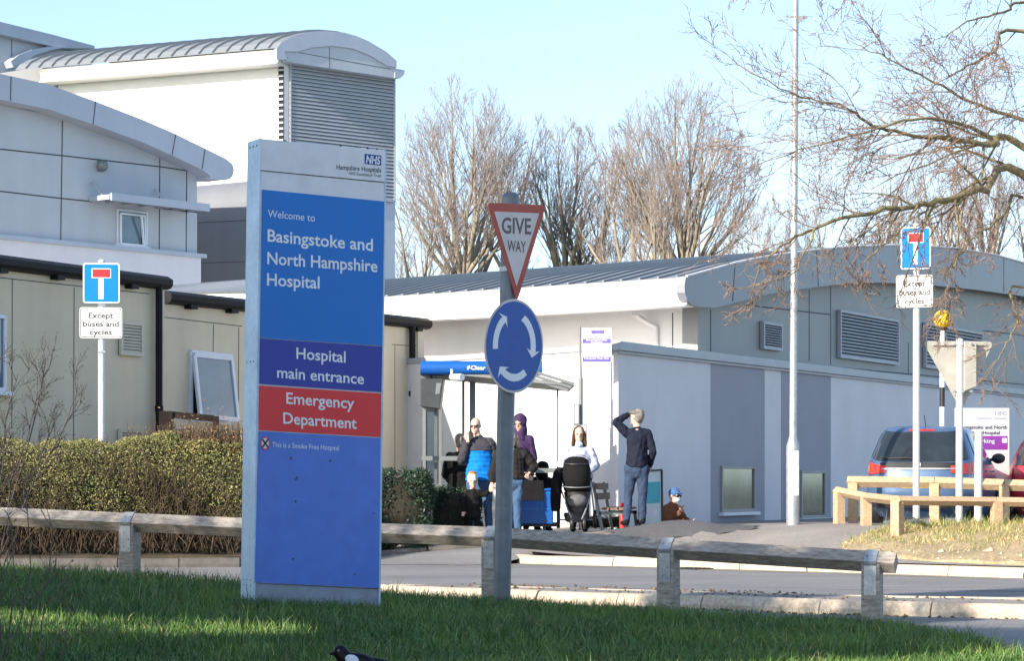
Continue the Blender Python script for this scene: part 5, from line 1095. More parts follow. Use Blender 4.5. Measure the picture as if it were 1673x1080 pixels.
# ------------------------------------------------------------------ cars
def car(label, rear_c, yaw, plan, paint, Sx, name='parked_car', detail=True):
    c, s = math.cos(yaw), math.sin(yaw); ex = Vector((c, -s, 0)); ey = Vector((s, c, 0)); o = Vector(rear_c)
    root = thing(name, label, 'car', o); n = 72
    def P(ph, z, off=0):
        for a, b in zip(plan, plan[1:]):
            if a[0] <= z <= b[0]: f = (z - a[0]) / (b[0] - a[0]); f = f; q = [a[i] + (b[i] - a[i]) * f for i in range(4)]; break
        else: q = plan[-1] if z > plan[-1][0] else plan[0]
        _, ya, yb, hw = q; e = 2 / 4.2; cs, sn = math.cos(ph), math.sin(ph)
        x = (hw + off) * math.copysign(abs(cs) ** e, cs); y = (ya + yb) / 2 + ((yb - ya) / 2 + off) * math.copysign(abs(sn) ** e, sn)
        return o + ex * x + ey * y + UP * z
    zs = []
    for a, b in zip(plan, plan[1:]): zs += [a[0] + (b[0] - a[0]) * i / 3 for i in range(3)]
    zs.append(plan[-1][0]); g = MB(); g.loft([[P(2 * math.pi * j / n, z) for j in range(n)] for z in zs]); g.build('body', paint, root, smooth=38)
    def patch(nm, m, a0, a1, z0, z1, off, par=root, na=14, nz=6, curve=None, bev=0):
        g = MB(); G = []
        for i in range(nz + 1):
            row = []
            for j in range(na + 1):
                f = j / na; t = i / nz; za = z0 + (z1 - z0) * t
                if curve: za = curve(f, t)
                row.append(P(math.radians(a0 + (a1 - a0) * f), za, off))
            G.append(row)
        g.loft(G, cap=False, closed=False); return g.build(nm, m, par, smooth=50)
    return root, P, patch, o, ex, ey
def wheels(root, o, ex, ey, hw, ys, r_):
    for s in (-1, 1):
        for y_ in ys:
            cc = o + ex * s * (hw - .10) + ey * y_ + UP * r_; g = MB(); a = [2 * math.pi * i / 28 for i in range(28)]
            g.loft([[cc + ex * q + (ey * math.cos(t) + UP * math.sin(t)) * k_ for t in a] for q, k_ in ((-.1, r_ * .7), (-.1, r_ * .95), (-.06, r_), (.06, r_), (.1, r_ * .95), (.1, r_ * .7))]); w_ = g.build('wheel', M['black'], root, smooth=40)
            g = MB(); g.tube([cc - ex * .085, cc + ex * .085], r_ * .68, 20)
            for k_ in range(5): t = 2 * math.pi * k_ / 5; g.beam(cc + ex * s * .09, cc + ex * s * .095 + (ey * math.cos(t) + UP * math.sin(t)) * r_ * .62, .05, .02)
            g.build('rim', M['galv'], w_, smooth=40)
M['car_blue'] = mat('car_blue_paint', (.085, .15, .27), .25, var=.05, scale=1, metal=.35, spec=.7)
M['car_red'] = mat('car_red_paint', (.55, .03, .05), .28, var=.05, scale=1, spec=.7)
M['car_glass'] = mat('car_glass', (.018, .024, .028), .05, var=.4, scale=2.2, spec=.9)
M['lamp_red'] = mat('lamp_red', (.50, .015, .015), .2, rgb2=(.62, .06, .04), scale=9)
M['lamp_orange'] = mat('lamp_orange', (.75, .22, .03), .25, var=.1)
plan = [(.16, .20, 3.85, .74), (.30, .03, 4.02, .83), (.50, -.03, 4.06, .865), (.72, -.02, 4.04, .875), (.90, .03, 3.95, .87), (.98, .07, 3.55, .86), (1.04, .11, 3.2, .84), (1.20, .22, 2.85, .775), (1.38, .36, 2.45, .70), (1.48, .47, 2.15, .655), (1.53, .60, 1.95, .60), (1.56, .85, 1.75, .45), (1.565, 1.1, 1.5, .2)]
rc = W(1499, 0, 108.); zc = .33
root, P, patch, o, ex, ey = car('blue five door hatchback parked behind the timber rails, seen from the rear', (rc.x, F / 108. , zc), math.radians(17), plan, M['car_blue'], 108)
rw = lambda f, t: 1.03 + (1.455 - 1.03) * t
patch('rear_window', M['car_glass'], -90 - 47, -90 + 47, 0, 0, .010, curve=lambda f, t: (1.00 + .05 * (2 * f - 1) ** 2) + (1.46 - 1.0) * t - .02 * t * (2 * f - 1) ** 2)
patch('tailgate_trim', M['black'], -90 - 26, -90 + 26, .90, .99, .012)
for s in (-1, 1):
    a0, a1 = (-90 + s * 17, -90 + s * 68); tl = patch('tail_light', M['lamp_red'], a0, a1, 0, 0, .014, curve=lambda f, t: .80 + .03 * (1 - f) + (1.03 - .80 - .03 * (1 - f)) * t * (.55 + .45 * f))
    patch('indicator', M['lamp_orange'], -90 + s * 50, -90 + s * 60, .85, .95, .020, par=tl, na=6, nz=3)
    patch('side_window', M['car_glass'], (-90 + s * 66 if s > 0 else -90 - 66), (-90 + s * 100), 1.07, 1.45, .008)
    patch('side_window', M['car_glass'], (-90 + s * 102), (-90 + s * 125), 1.07, 1.44, .008)
patch('bumper', M['car_blue'], -90 - 62, -90 + 62, .34, .66, .035); patch('bumper_insert', M['black'], -90 - 40, -90 + 40, .30, .42, .045)
np2 = patch('number_plate', mat('plate_yellow', (.62, .48, .05), .4), -90 - 3.2, -90 + 3.2, .60, .70, .04)
patch('chrome_strip', M['galv'], -90 - 22, -90 + 22, .885, .905, .022)
patch('high_brake_light', M['lamp_red'], -90 - 4.5, -90 + 4.5, 1.475, 1.505, .015)
g = MB(); g.tube([P(math.radians(-90), 1.045, .03), P(math.radians(-92.5), 1.06, .035), P(math.radians(-112), 1.05, .03)], .011, 8); g.build('wiper', M['black'], root)
g = MB(); c_ = P(math.radians(-90), .955, .025); g.loft([[c_ + (ex * math.cos(t) + UP * math.sin(t)) * r_ - ey * q for t in [2 * math.pi * i / 20 for i in range(20)]] for r_, q in ((.052, 0), (.05, .012), (.03, .016))]); g.build('badge', M['galv'], root, smooth=50)
for s in (-1, 1):
    c_ = o + ex * s * .93 + ey * 2.75 + UP * 1.07; g = MB(); g.ellip(c_, (.11, .09, .085), (ex, ey, UP), 14, 8); g.beam(c_, c_ - ex * s * .16 - UP * .03, .05, .05); g.build('door_mirror', M['black'], root, smooth=60)
for i in range(2):
    g = MB(); a = P(math.radians(-90 + 108 + 0), .93, .02); q = o + ex * .885 + ey * (1.35 + 1.1 * i) + UP * .86; g.beam(q, q + ey * .17, .03, .03); g.build('door_handle', M['car_blue'], root)
g = MB(); 
for zz in (.34, .98):
    for y_ in (.95, 2.05): pass
g.tube([o + ex * .02 + ey * .8 + UP * 1.56, o + ex * .02 + ey * .62 + UP * 1.72], .006, 6); g.build('aerial', M['black'], root)
wheels(root, o, ex, ey, .86, (.78, 3.3), .31)
rc = W(1722, 0, 102.); plan2 = [(q[0] * .93, q[1], q[2], q[3]) for q in plan]
root, P, patch, o, ex, ey = car('red car cut off by the right edge of the picture', (rc.x, F / 102., zc), math.radians(22), plan2, M['car_red'], 102)
patch('rear_window', M['car_glass'], -90 - 46, -90 + 46, .96, 1.35, .010)
for s in (-1, 1):
    patch('tail_light', M['lamp_red'], -90 + s * 40, -90 + s * 66, .72, .92, .012); patch('side_window', M['car_glass'], -90 + s * 68, -90 + s * 120, 1.0, 1.33, .008)
patch('bumper', M['car_red'], -90 - 62, -90 + 62, .32, .60, .035); patch('number_plate', bpy.data.materials['plate_yellow'], -90 - 3, -90 + 3, .68, .78, .02)
wheels(root, o, ex, ey, .86, (.78, 3.3), .30)
# ------------------------------------------------------------------ plants
def np_mesh(name, V, Fq, m, parent=None, off=(0, 0, 0), nside=4):
    me = bpy.data.meshes.new(name); V = np.asarray(V, dtype=np.float32) - np.array(tuple(off), dtype=np.float32); Fq = np.asarray(Fq, dtype=np.int32)
    me.vertices.add(len(V)); me.vertices.foreach_set('co', V.ravel()); me.loops.add(Fq.size); me.loops.foreach_set('vertex_index', Fq.ravel())
    me.polygons.add(len(Fq)); me.polygons.foreach_set('loop_start', np.arange(0, Fq.size, nside, dtype=np.int32)); me.update(calc_edges=True); me.validate()
    me.materials.append(m); o = bpy.data.objects.new(name, me); COL.objects.link(o)
    if parent: o.parent = parent
    else: o.location = off
    return o
class Twigs:                                            # many thin tapered branches, three or more sided
    def __init__(s): s.b = []
    def add(s, pts, rs): s.b.append((pts, rs))
    def build(s, name, m, parent, n=3):
        V = []; Q = []
        for pts, rs in s.b:
            k = len(V); x = None
            for i, p in enumerate(pts):
                d = (pts[min(i + 1, len(pts) - 1)] - pts[max(0, i - 1)])
                if x is None: x = d.orthogonal().normalized()
                else: x = (x - d * (x.dot(d) / max(1e-9, d.length_squared))); x = x.normalized() if x.length > 1e-6 else d.orthogonal().normalized()
                y = d.cross(x); y = y.normalized() if y.length > 1e-9 else x.orthogonal()
                for j in range(n): a = 2 * math.pi * j / n; V.append(tuple(p + (x * math.cos(a) + y * math.sin(a)) * rs[i]))
            for i in range(len(pts) - 1):
                for j in range(n): a = k + i * n + j; b = k + i * n + (j + 1) % n; Q.append((a, b, b + n, a + n))
        return np_mesh(name, V, Q, m, parent, off_of(parent))
def rot_dir(d, ang, az):
    x = d.orthogonal().normalized(); y = d.cross(x).normalized(); return (d * math.cos(ang) + (x * math.cos(az) + y * math.sin(az)) * math.sin(ang)).normalized()
def bare_tree(label, base, Ht, spread, seed, nl=14, trunk=.53, limb_out=(.10, 1.15), kids=(10, 6, 4), group='bare trees behind the hospital wing', name='bare_tree', lean=0):
    rg = random.Random(seed); root = thing(name, label, 'tree', base, group); B = Vector(base); T = Twigs(); C = Twigs(); zc = B.z + Ht * .75
    cen = Vector((B.x, B.y, zc)); lobes = [(rg.uniform(.5, 1.3), rg.uniform(0, 6.28)) for _ in range(3)]
    def room(p, d):                                     # free length from p along d to the crown's outline
        q = p - cen; A = (d.x / spread) ** 2 + (d.y / spread) ** 2 + (d.z / (Ht * .255)) ** 2; b_ = 2 * (q.x * d.x / spread ** 2 + q.y * d.y / spread ** 2 + q.z * d.z / (Ht * .255) ** 2); c_ = (q.x / spread) ** 2 + (q.y / spread) ** 2 + (q.z / (Ht * .255)) ** 2 - 1
        D = b_ * b_ - 4 * A * c_
        return max(.25, (-b_ + math.sqrt(D)) / (2 * A)) if D > 0 and A > 0 else .25
    def grow(p, d, L, r, lev, up):
        if lev > 0: L = min(L, room(p, (d + Vector((0, 0, up * 2))).normalized()) * rg.uniform(.86, 1.06))
        if L < .22: return
        n = 6 if lev < 2 else (4 if lev == 2 else 3); pts = [p]; rs = [r]; q = p; dd = d
        for i in range(n):
            dd = (dd + Vector((rg.gauss(0, .08), rg.gauss(0, .08), rg.gauss(0, .05) + up))).normalized(); q = q + dd * L / n; pts.append(q); rs.append(max(.0082, r * (1 - .88 * (i + 1) / n)))
        (T if lev <= 1 else C).add(pts, rs)
        if lev >= 4: return
        k = kids[min(len(kids) - 1, lev - 1)]
        for i in range(k):
            f = .26 + .72 * ((i + rg.random()) / k) ** .75; a = f * (len(pts) - 1); j = min(len(pts) - 2, int(a)); pp = pts[j].lerp(pts[j + 1], a - j); td = (pts[j + 1] - pts[j]).normalized(); rr_ = (rs[j] + (rs[j + 1] - rs[j]) * (a - j))
            grow(pp, rot_dir(td, rg.uniform(.3, .7), rg.uniform(0, 6.28)), L * rg.uniform(.36, .66) * (1.15 - .45 * f), max(.0095, rr_ * rg.uniform(.42, .62)), lev + 1, .09 if lev < 3 else .04)
    th = B + Vector((0, 0, Ht * trunk)); r0 = Ht * .0155; T.add([B, B.lerp(th, .5) + Vector((rg.gauss(0, .1), 0, 0)), th], [r0 * 1.15, r0, r0 * .92])
    for i in range(nl):
        az = 2 * math.pi * (i + rg.random() * .7) / nl; o = rg.uniform(*limb_out) if i else .03; d = Vector((math.cos(az) * o + lean, math.sin(az) * o, 1)).normalized()
        grow(th - Vector((0, 0, rg.uniform(0, .10) * Ht)), d, Ht * (1 - trunk) * rg.uniform(.8, 1.05), r0 * rg.uniform(.36, .62), 1, .03)
    T.build('trunk', M['bark_far'], root, 5); C.build('crown', M['twig_far'], root, 3); return root
def tb(px, top, S, zb=.5): p = W(px, top, S); return (p.x, p.y, zb), p.z - zb
GR = 'bare trees behind the hospital wing'
b, h = tb(758, 122, 31); t1 = bare_tree('tall round headed bare tree just right of the louvred tower end', b, h, 3.9, 11, nl=22)
b, h = tb(838, 158, 30); t2 = bare_tree('bare tree whose crown rises right above the GIVE WAY post', b, h, 2.9, 23, nl=9)
b, h = tb(684, 262, 32); t3 = bare_tree('low spreading bare tree at the foot of the tower, left of the round headed tree', b, h, 2.6, 31, nl=9, limb_out=(.3, 1.0))
b, h = tb(922, 186, 30); t4 = bare_tree('slim upright bare tree, left one of the two slim trees between the round crowns', b, h, 2.6, 41, nl=11, limb_out=(.1, .8))
b, h = tb(973, 192, 30); t5 = bare_tree('slim upright bare tree, right one of the two slim trees between the round crowns', b, h, 2.5, 47, nl=11, limb_out=(.1, .8))
b, h = tb(1040, 184, 31); t6 = bare_tree('medium bare tree leaning against the left flank of the tallest tree', b, h, 2.7, 53, nl=10)
b, h = tb(1118, 120, 31); t7 = bare_tree('tallest bare tree with a wide fan of limbs, left of the lamp column', b, h, 4.1, 61, nl=24)
b, h = tb(1082, 250, 33); bare_tree('short bare tree in front of the tallest tree', b, h, 1.9, 67, nl=7, limb_out=(.1, .6))
b, h = tb(1235, 300, 33); bare_tree('low reddish bare tree just left of the lamp column', b, h, 2.6, 71, nl=9, limb_out=(.4, 1.1))
b, h = tb(1350, 290, 32); bare_tree('low bare tree behind the gable, right of the lamp column', b, h, 2.5, 73, nl=8, limb_out=(.3, .9))
b, h = tb(1450, 230, 31); bare_tree('bare tree behind the gable, left of the no through road sign', b, h, 2.3, 79, nl=8, limb_out=(.2, .7))
b, h = tb(1552, 190, 32); bare_tree('upright bare tree behind the gable, right of the no through road sign', b, h, 2.0, 83, nl=8, limb_out=(.1, .6))
b, h = tb(1607, 175, 31); bare_tree('bare tree with a thick reddish trunk near the right edge, behind the gable', b, h, 2.8, 89, nl=10)
b, h = tb(1690, 250, 31); bare_tree('bare tree cut by the right edge, behind the gable', b, h, 2.4, 97, nl=8)

# tree beside the camera's right, its boughs reaching into the picture
def near_tree():
    S0 = 131; tb_ = Vector((8.7, 30.2, .2)); root = thing('overhanging_tree', 'mossy bare tree outside the right edge whose boughs droop over the gable and signs', 'tree', tb_)
    rg = random.Random(17); T = Twigs(); C = Twigs()
    fork = tb_ + Vector((-.1, -.1, 2.6)); T.add([tb_, tb_.lerp(fork, .5), fork, fork + Vector((.1, .1, 2.2)), fork + Vector((.2, -.1, 5))], [.36, .30, .27, .2, .10])
    def twig(p, d, L, r, lev, droop):
        n = 4; pts = [p]; rs = [r]; q = p
        for i in range(n):
            d = (d + Vector((rg.gauss(0, .16), rg.gauss(0, .16), rg.gauss(0, .12) + droop * (1 if i < 2 else -.4)))).normalized(); q = q + d * L / n; pts.append(q); rs.append(max(.0022, r * (1 - .7 * (i + 1) / n)))
        (T if r > .014 else C).add(pts, rs)
        if lev == 0:
            return
        k = int(rg.uniform(3, 5.5)) if lev < 3 else int(rg.uniform(4, 7))
        for i in range(k):
            f = .2 + .78 * (i + rg.random()) / k; a = f * n; j = min(n - 1, int(a)); pp = pts[j].lerp(pts[j + 1], a - j); td = (pts[j + 1] - pts[j]).normalized()
            nd = rot_dir(td, rg.uniform(.35, .95), rg.uniform(0, 6.28)); twig(pp, nd, L * rg.uniform(.38, .62), max(.0042, r * .5), lev - 1, droop)
    def limb(pix, r0, r1, nb, droop, Lr=(.7, 1.5), jit=.1, start=None):
        pts = [W(x, y, s) for x, y, s in pix]
        if start is not None: pts = [start] + pts
        # smooth the path
        P = []
        for i in range(len(pts) - 1):
            p0, p1, p2, p3 = pts[max(0, i - 1)], pts[i], pts[i + 1], pts[min(len(pts) - 1, i + 2)]
            for k in range(5):
                t = k / 5; P.append(0.5 * ((2 * p1) + (p2 - p0) * t + (2 * p0 - 5 * p1 + 4 * p2 - p3) * t * t + (3 * p1 - p0 - 3 * p2 + p3) * t ** 3) + Vector((rg.gauss(0, .012), rg.gauss(0, .012), rg.gauss(0, .012))))
        P.append(pts[-1]); n = len(P); R = [r0 + (r1 - r0) * (i / (n - 1)) ** .7 for i in range(n)]; T.add(P, R)
        k0 = 5 if start is not None else 0
        nb = int(nb * 1.1)
        for i in range(nb):
            f = (k0 + (n - 2 - k0) * ((i + rg.random()) / nb)); j = int(f); pp = P[j].lerp(P[j + 1], f - j); td = (P[j + 1] - P[j]).normalized(); fr = f / n
            nd = rot_dir(td, rg.uniform(.4, 1.0), rg.uniform(0, 6.28)); nd.y *= .8
            twig(pp, nd, rg.uniform(*Lr) * (1.15 - .45 * fr), max(.006, R[j] * .42), 3 if rg.random() < .42 else 2, droop)
        twig(P[-1], (P[-1] - P[-2]).normalized(), Lr[0], r1, 3, droop)
    lo = fork; hi = fork + Vector((.1, .1, 2.0))
    limb([(1673, 288, 136), (1610, 306, 139), (1555, 324, 141), (1495, 336, 143), (1430, 346, 145), (1372, 358, 147), (1320, 378, 148), (1275, 402, 149), (1240, 440, 150)], .065, .008, 25, -.05, Lr=(.5, 1.1), start=lo)
    limb([(1673, 240, 134), (1620, 236, 137), (1560, 228, 139), (1490, 220, 141), (1425, 203, 143), (1380, 176, 145), (1310, 158, 146), (1225, 118, 147)], .055, .006, 26, .03, start=lo + Vector((0, 0, .7)))
    limb([(1620, 228, 140), (1560, 200, 143), (1490, 196, 146), (1420, 214, 148), (1340, 236, 150), (1270, 258, 151)], .03, .005, 18, -.03)
    limb([(1673, 196, 132), (1600, 172, 134), (1540, 140, 136), (1470, 105, 138), (1395, 70, 139)], .035, .005, 17, .05, start=hi)
    limb([(1673, 52, 133), (1625, 84, 137), (1580, 108, 140), (1545, 128, 142)], .035, .008, 12, -.05, start=hi + Vector((0, 0, .9)))
    limb([(1700, 10, 133), (1640, 20, 138), (1580, 34, 141), (1540, 60, 143)], .03, .006, 11, -.06, start=hi + Vector((0, 0, 1.2)))
    limb([(1673, 470, 137), (1665, 520, 141), (1645, 560, 143), (1628, 590, 144)], .022, .005, 9, -.1, Lr=(.35, .8), start=lo - Vector((0, 0, .3)))
    limb([(1690, 330, 135), (1640, 352, 139), (1600, 380, 141), (1560, 430, 143), (1545, 480, 144)], .03, .005, 13, -.13, Lr=(.4, .9), start=lo)
    limb([(1500, 335, 143), (1470, 380, 145), (1420, 420, 146), (1405, 440, 147)], .018, .004, 8, -.08, Lr=(.25, .55))
    limb([(1330, 374, 148), (1310, 420, 149), (1290, 450, 150), (1215, 470, 151)], .014, .004, 8, -.06, Lr=(.2, .5))
    limb([(1740, -60, 133), (1600, -70, 139), (1450, -60, 143), (1330, -45, 146), (1250, -30, 148)], .04, .008, 10, -.16, Lr=(.35, .8), start=hi + Vector((0, 0, 1.5)))
    T.build('trunk', M['bark'], root, 6); C.build('crown', M['twig'], root, 3)
near_tree()

# leaf cards
def leaves(name, pts, size, m, parent, seed, asp=.5, up=.3):
    rs = np.random.RandomState(seed); n = len(pts); P = np.asarray(pts); a = rs.normal(size=(n, 3)); a[:, 2] += up; a /= np.linalg.norm(a, axis=1)[:, None]; t = rs.normal(size=(n, 3)); b = np.cross(a, t); b /= np.linalg.norm(b, axis=1)[:, None]
    s = (size * rs.uniform(.6, 1.35, n))[:, None]; V = np.stack([P, P + a * s * .5 + b * s * asp * .5, P + a * s, P + a * s * .5 - b * s * asp * .5], 1).reshape(-1, 3); Q = np.arange(4 * n).reshape(-1, 4)
    return np_mesh(name, V, Q, m, parent, off_of(parent))
M['hedge_sun'] = mat('hedge_leaf', (.29, .26, .095), .7, rgb2=(.13, .155, .05), scale=2.6, island=.45, fine=(11, .25))
M['hedge_rust'] = mat('rusty_shoot', (.30, .15, .055), .7, rgb2=(.26, .19, .07), scale=2, island=.4)
M['hedge_shaded'] = mat('shaded_leaf', (.028, .060, .030), .55, rgb2=(.014, .034, .018), scale=3, island=.4)  # shade over the bushes and hedge foot is put into this leaf colour
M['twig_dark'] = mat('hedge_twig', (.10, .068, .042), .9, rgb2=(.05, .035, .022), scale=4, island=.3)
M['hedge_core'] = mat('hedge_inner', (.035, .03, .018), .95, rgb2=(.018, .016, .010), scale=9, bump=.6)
def left_hedge():
    o = Vector((-5.6, 33.8, .05)); root = thing('hedge', 'long clipped yellow green hedge with rusty shoots at its right end, under the beige cabins', 'hedge', o, None)
    rs = np.random.RandomState(4)
    def surf(n, x0, x1, dark=False):
        x = rs.uniform(x0, x1, n); yk = 33.05 + .13 * (x + 3.66) * .5 + .25
        top = 1.60 + .05 * np.sin(x * 2.3) + .04 * np.sin(x * 5.1 + 1) + .03 * np.sin(x * 11.7) - .12 * np.clip((x + 3.9) / .5, 0, 1)
        u = rs.uniform(0, 1, n); f = rs.rand(n) < .58
        z = np.where(f, .34 + (top - .34) * u, top - rs.exponential(.045, n)); y = np.where(f, yk + rs.exponential(.10, n) + .10 * np.sin(x * 3.1 + z * 4) - .12 * np.sin(np.clip(u, 0, 1) * 3.1), yk + rs.uniform(0, 1.25, n))
        y = np.where(f & (z > top - .25), y + (z - top + .25) ** 2 * 2.5, y); return np.stack([x, y, z], 1), top, u, f
    P, top, u, f = surf(90000, -9.0, -3.35); keep = (rs.rand(len(P)) < np.where(f, .25 + .75 * np.clip((P[:, 2] - .35) / .9, 0, 1), 1)); P = P[keep]
    leaves('foliage', P, .030, M['hedge_sun'], root, 3, .42)
    P2, _, u, f = surf(16000, -9, -3.35); P2 = P2[f]; P2[:, 1] += .05; leaves('inner_foliage', P2[P2[:, 2] < 1.1], .034, M['hedge_shaded'], root, 5)  # dark leaves low down paint in the hedge's shaded foot
    rg = random.Random(8); T = Twigs()
    for i in range(3600):
        x = rg.uniform(-10, -3.35); y = 33.30 + .065 * (x + 3.66) + rg.uniform(-.16, .4); z = rg.uniform(.03, 1.1); L = rg.uniform(.2, .55); d = Vector((rg.gauss(0, .45), rg.gauss(-.1, .35), 1)).normalized(); p = Vector((x, y, z)); T.add([p, p + d * L * .5 + Vector((rg.gauss(0, .03), 0, 0)), p + d * L], [.006, .005, .003])
    for i in range(900):
        x = -4.2 + rg.gauss(0, .42) if i < 650 else rg.uniform(-10, -3.4); 
        if x > -3.3: continue
        p = Vector((x, 33.45 + rg.uniform(-.1, .8), 1.45)); d = Vector((rg.gauss(0, .22), rg.gauss(0, .2), 1)).normalized(); L = rg.uniform(.16, .42) if i < 650 else rg.uniform(.12, .24); T.add([p, p + d * L * .6, p + d * L + Vector((rg.gauss(0, .02), 0, 0))], [.006, .005, .003])
    T.build('twigs', M['twig_dark'], root, 3)
    x = -4.2 + rs.normal(0, .40, 7000); x = x[x < -3.35]; z = 1.42 + rs.gamma(1.3, .085, len(x)); y = 33.4 + rs.uniform(-.05, .8, len(x)); leaves('rusty_shoots', np.stack([x, y, z], 1), .032, M['hedge_rust'], root, 9, .35, 1.2)
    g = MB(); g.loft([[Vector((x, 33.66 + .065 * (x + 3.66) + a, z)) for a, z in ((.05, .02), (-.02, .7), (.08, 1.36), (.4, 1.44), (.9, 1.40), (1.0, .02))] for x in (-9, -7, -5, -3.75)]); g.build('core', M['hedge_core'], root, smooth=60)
left_hedge()
def bush(name, label, c, r, n, size, seed, m='hedge_shaded', box=.5):
    root = thing(name, label, 'hedge', c); rs = np.random.RandomState(seed); d = rs.normal(size=(n, 3)); d /= np.linalg.norm(d, axis=1)[:, None]; d = np.sign(d) * np.abs(d) ** box; rad = rs.uniform(.86, 1.04, n)[:, None] * (1 + .06 * np.sin(d[:, :1] * 7) * np.sin(d[:, 2:] * 6))
    P = np.array(tuple(c)) + np.array([0, 0, r[2]]) + d * np.array(r) * rad; P = P[P[:, 2] > c[2] + .02]
    leaves('foliage', P, size, M[m], root, seed + 1, .4); g = MB(); g.ellip(Vector(c) + UP * r[2], tuple(q * .86 for q in r), nu=16, nv=10); 
    for i, v in enumerate(g.v): 
        q = [(v[k] - (c[k] + (r[2] if k == 2 else 0))) / r[k] for k in range(3)]; q = [math.copysign(abs(t / .86) ** box * .82, t) if abs(t) < .86 else t for t in q]; g.v[i] = tuple(q[k] * r[k] + c[k] + (r[2] if k == 2 else 0) for k in range(3))
    g.build('core', M['hedge_core'], root, smooth=60); return root
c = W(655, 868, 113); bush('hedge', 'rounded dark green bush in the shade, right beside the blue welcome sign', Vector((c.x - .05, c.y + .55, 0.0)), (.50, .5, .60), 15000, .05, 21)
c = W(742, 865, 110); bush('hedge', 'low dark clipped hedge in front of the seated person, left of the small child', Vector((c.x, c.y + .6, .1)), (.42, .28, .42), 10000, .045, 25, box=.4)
c = W(1000, 858, 104); bush('hedge', 'small low green plant at the foot of the bench', Vector((c.x - .1, c.y + .5, .28)), (.3, .15, .09), 1500, .04, 29)

# grass of the verge
def inpoly(x, y, poly):
    r = np.zeros(len(x), bool); j = len(poly) - 1
    for i in range(len(poly)):
        xi, yi = poly[i]; xj, yj = poly[j]; r ^= ((yi > y) != (yj > y)) & (x < (xj - xi) * (y - yi) / (yj - yi) + xi); j = i
    return r
def blades(name, x, y, z, h, w, m, seed, label, lean=.35):
    rs = np.random.RandomState(seed); n = len(x); a = rs.uniform(0, 6.28, n); dx, dy = np.cos(a), np.sin(a); l = rs.normal(0, lean, (n, 2)) * h[:, None]; B = np.stack([x, y, z], 1); sd = np.stack([dx * w, dy * w, np.zeros(n)], 1)
    mid = B + np.stack([l[:, 0] * .35, l[:, 1] * .35, h * .58], 1); tip = B + np.stack([l[:, 0], l[:, 1], h * (1 - .15 * (l ** 2).sum(1) / h ** 2)], 1)
    V = np.stack([B - sd, B + sd, mid + sd * .75, mid - sd * .75, tip + sd * .12, tip - sd * .12], 1).reshape(-1, 3); k = np.arange(n)[:, None] * 6; Q = np.concatenate([k + np.array([[0, 1, 2, 3]]), k + np.array([[3, 2, 4, 5]])], 1).reshape(-1, 4)
    o = np_mesh(name, V, Q, m); o['kind'] = 'stuff'; o['label'] = label; o['category'] = 'grass'; return o
rs = np.random.RandomState(2); n = 190000
yy = 11.5 + 12.5 * rs.rand(n) ** 1.0; xx = rs.uniform(-1, 1, n) * (yy * .215 + .3); k = inpoly(xx, yy, VERGE); xx, yy = xx[k], yy[k]
hh = rs.gamma(6, .0105, len(xx)) * (.75 + .5 * (np.sin(xx * 1.7 + yy) * np.sin(yy * 2.1) * .5 + .5))
edge = np.interp(xx, [-9, -3.4, -.1, 1.4, 2.7, 3.2], [25.3, 22.9, 21.75, 20.75, 20.05, 19.5]) - yy; hh *= 1 + .15 * np.exp(-(edge / .35) ** 2)
hh *= np.where(yy < 15.5, .7, 1)
zz = np.array([Hg(a, b) for a, b in zip(xx, yy)]) - .005
blades('grass', xx, yy, zz, hh, np.full(len(xx), .0034), M['blade'], 3, 'short green lawn grass of the near verge around the sign')
kd = rs.rand(len(xx)) < .07; blades('dead_grass', xx[kd], yy[kd] + .01, zz[kd], hh[kd] * .9, np.full(kd.sum(), .0032), M['blade_dry'], 13, 'pale dead blades scattered through the lawn', .6)
tx, ty, th = [], [], []
for (cx_, cy_, r_, n_) in [(-1.95, 18.45, .1, 130), (-1.5, 18.55, .4, 500), (-.05, 20.1, .25, 380), (-.17, 21.2, .2, 150), (1.3, 20.2, .25, 300), (2.9, 19.6, .25, 360), (-3.5, 22.4, .25, 280), (.3, 21.4, .3, 200)]:
    tx += list(rs.normal(cx_, r_, n_)); ty += list(rs.normal(cy_, r_ * .5, n_)); th += list(rs.uniform(.05, .12, n_))
tx, ty, th = np.array(tx), np.array(ty), np.array(th); k = inpoly(tx, ty, VERGE); tx, ty, th = tx[k], ty[k], th[k]; tz_ = np.array([Hg(a, b) for a, b in zip(tx, ty)])
blades('tall_grass', tx, ty, tz_, th, np.full(len(tx), .0032), M['blade'], 5, 'longer grass tufts round the posts and the foot of the sign', .45)
# dry grass, gravel on the earth bank
n = 110000; xx = rs.uniform(2.2, 9.5, n); yy = rs.uniform(27, 37.5, n); k = inpoly(xx, yy, VG); xx, yy = xx[k], yy[k]; d = (xx - KP[0].x) * KN.x + (yy - KP[0].y) * KN.y
k = rs.rand(len(xx)) < np.clip((d - .9) / 1.6, .05, 1) * np.clip(1.25 - (xx - 4) * .12, .25, 1); xx, yy = xx[k], yy[k]; zz = np.array([H(a, b) for a, b in zip(xx, yy)])
blades('verge_grass', xx, yy, zz, rs.gamma(4, .017, len(xx)), np.full(len(xx), .005), M['blade_dry'], 7, 'straw coloured and green grass on the earth bank under the right rails', .5)
kk = rs.rand(len(xx)) < .12; blades('green_tufts', xx[kk], yy[kk] + .1, zz[kk], rs.gamma(5, .022, kk.sum()), np.full(kk.sum(), .005), M['blade'], 9, 'greener grass tufts on the earth bank')
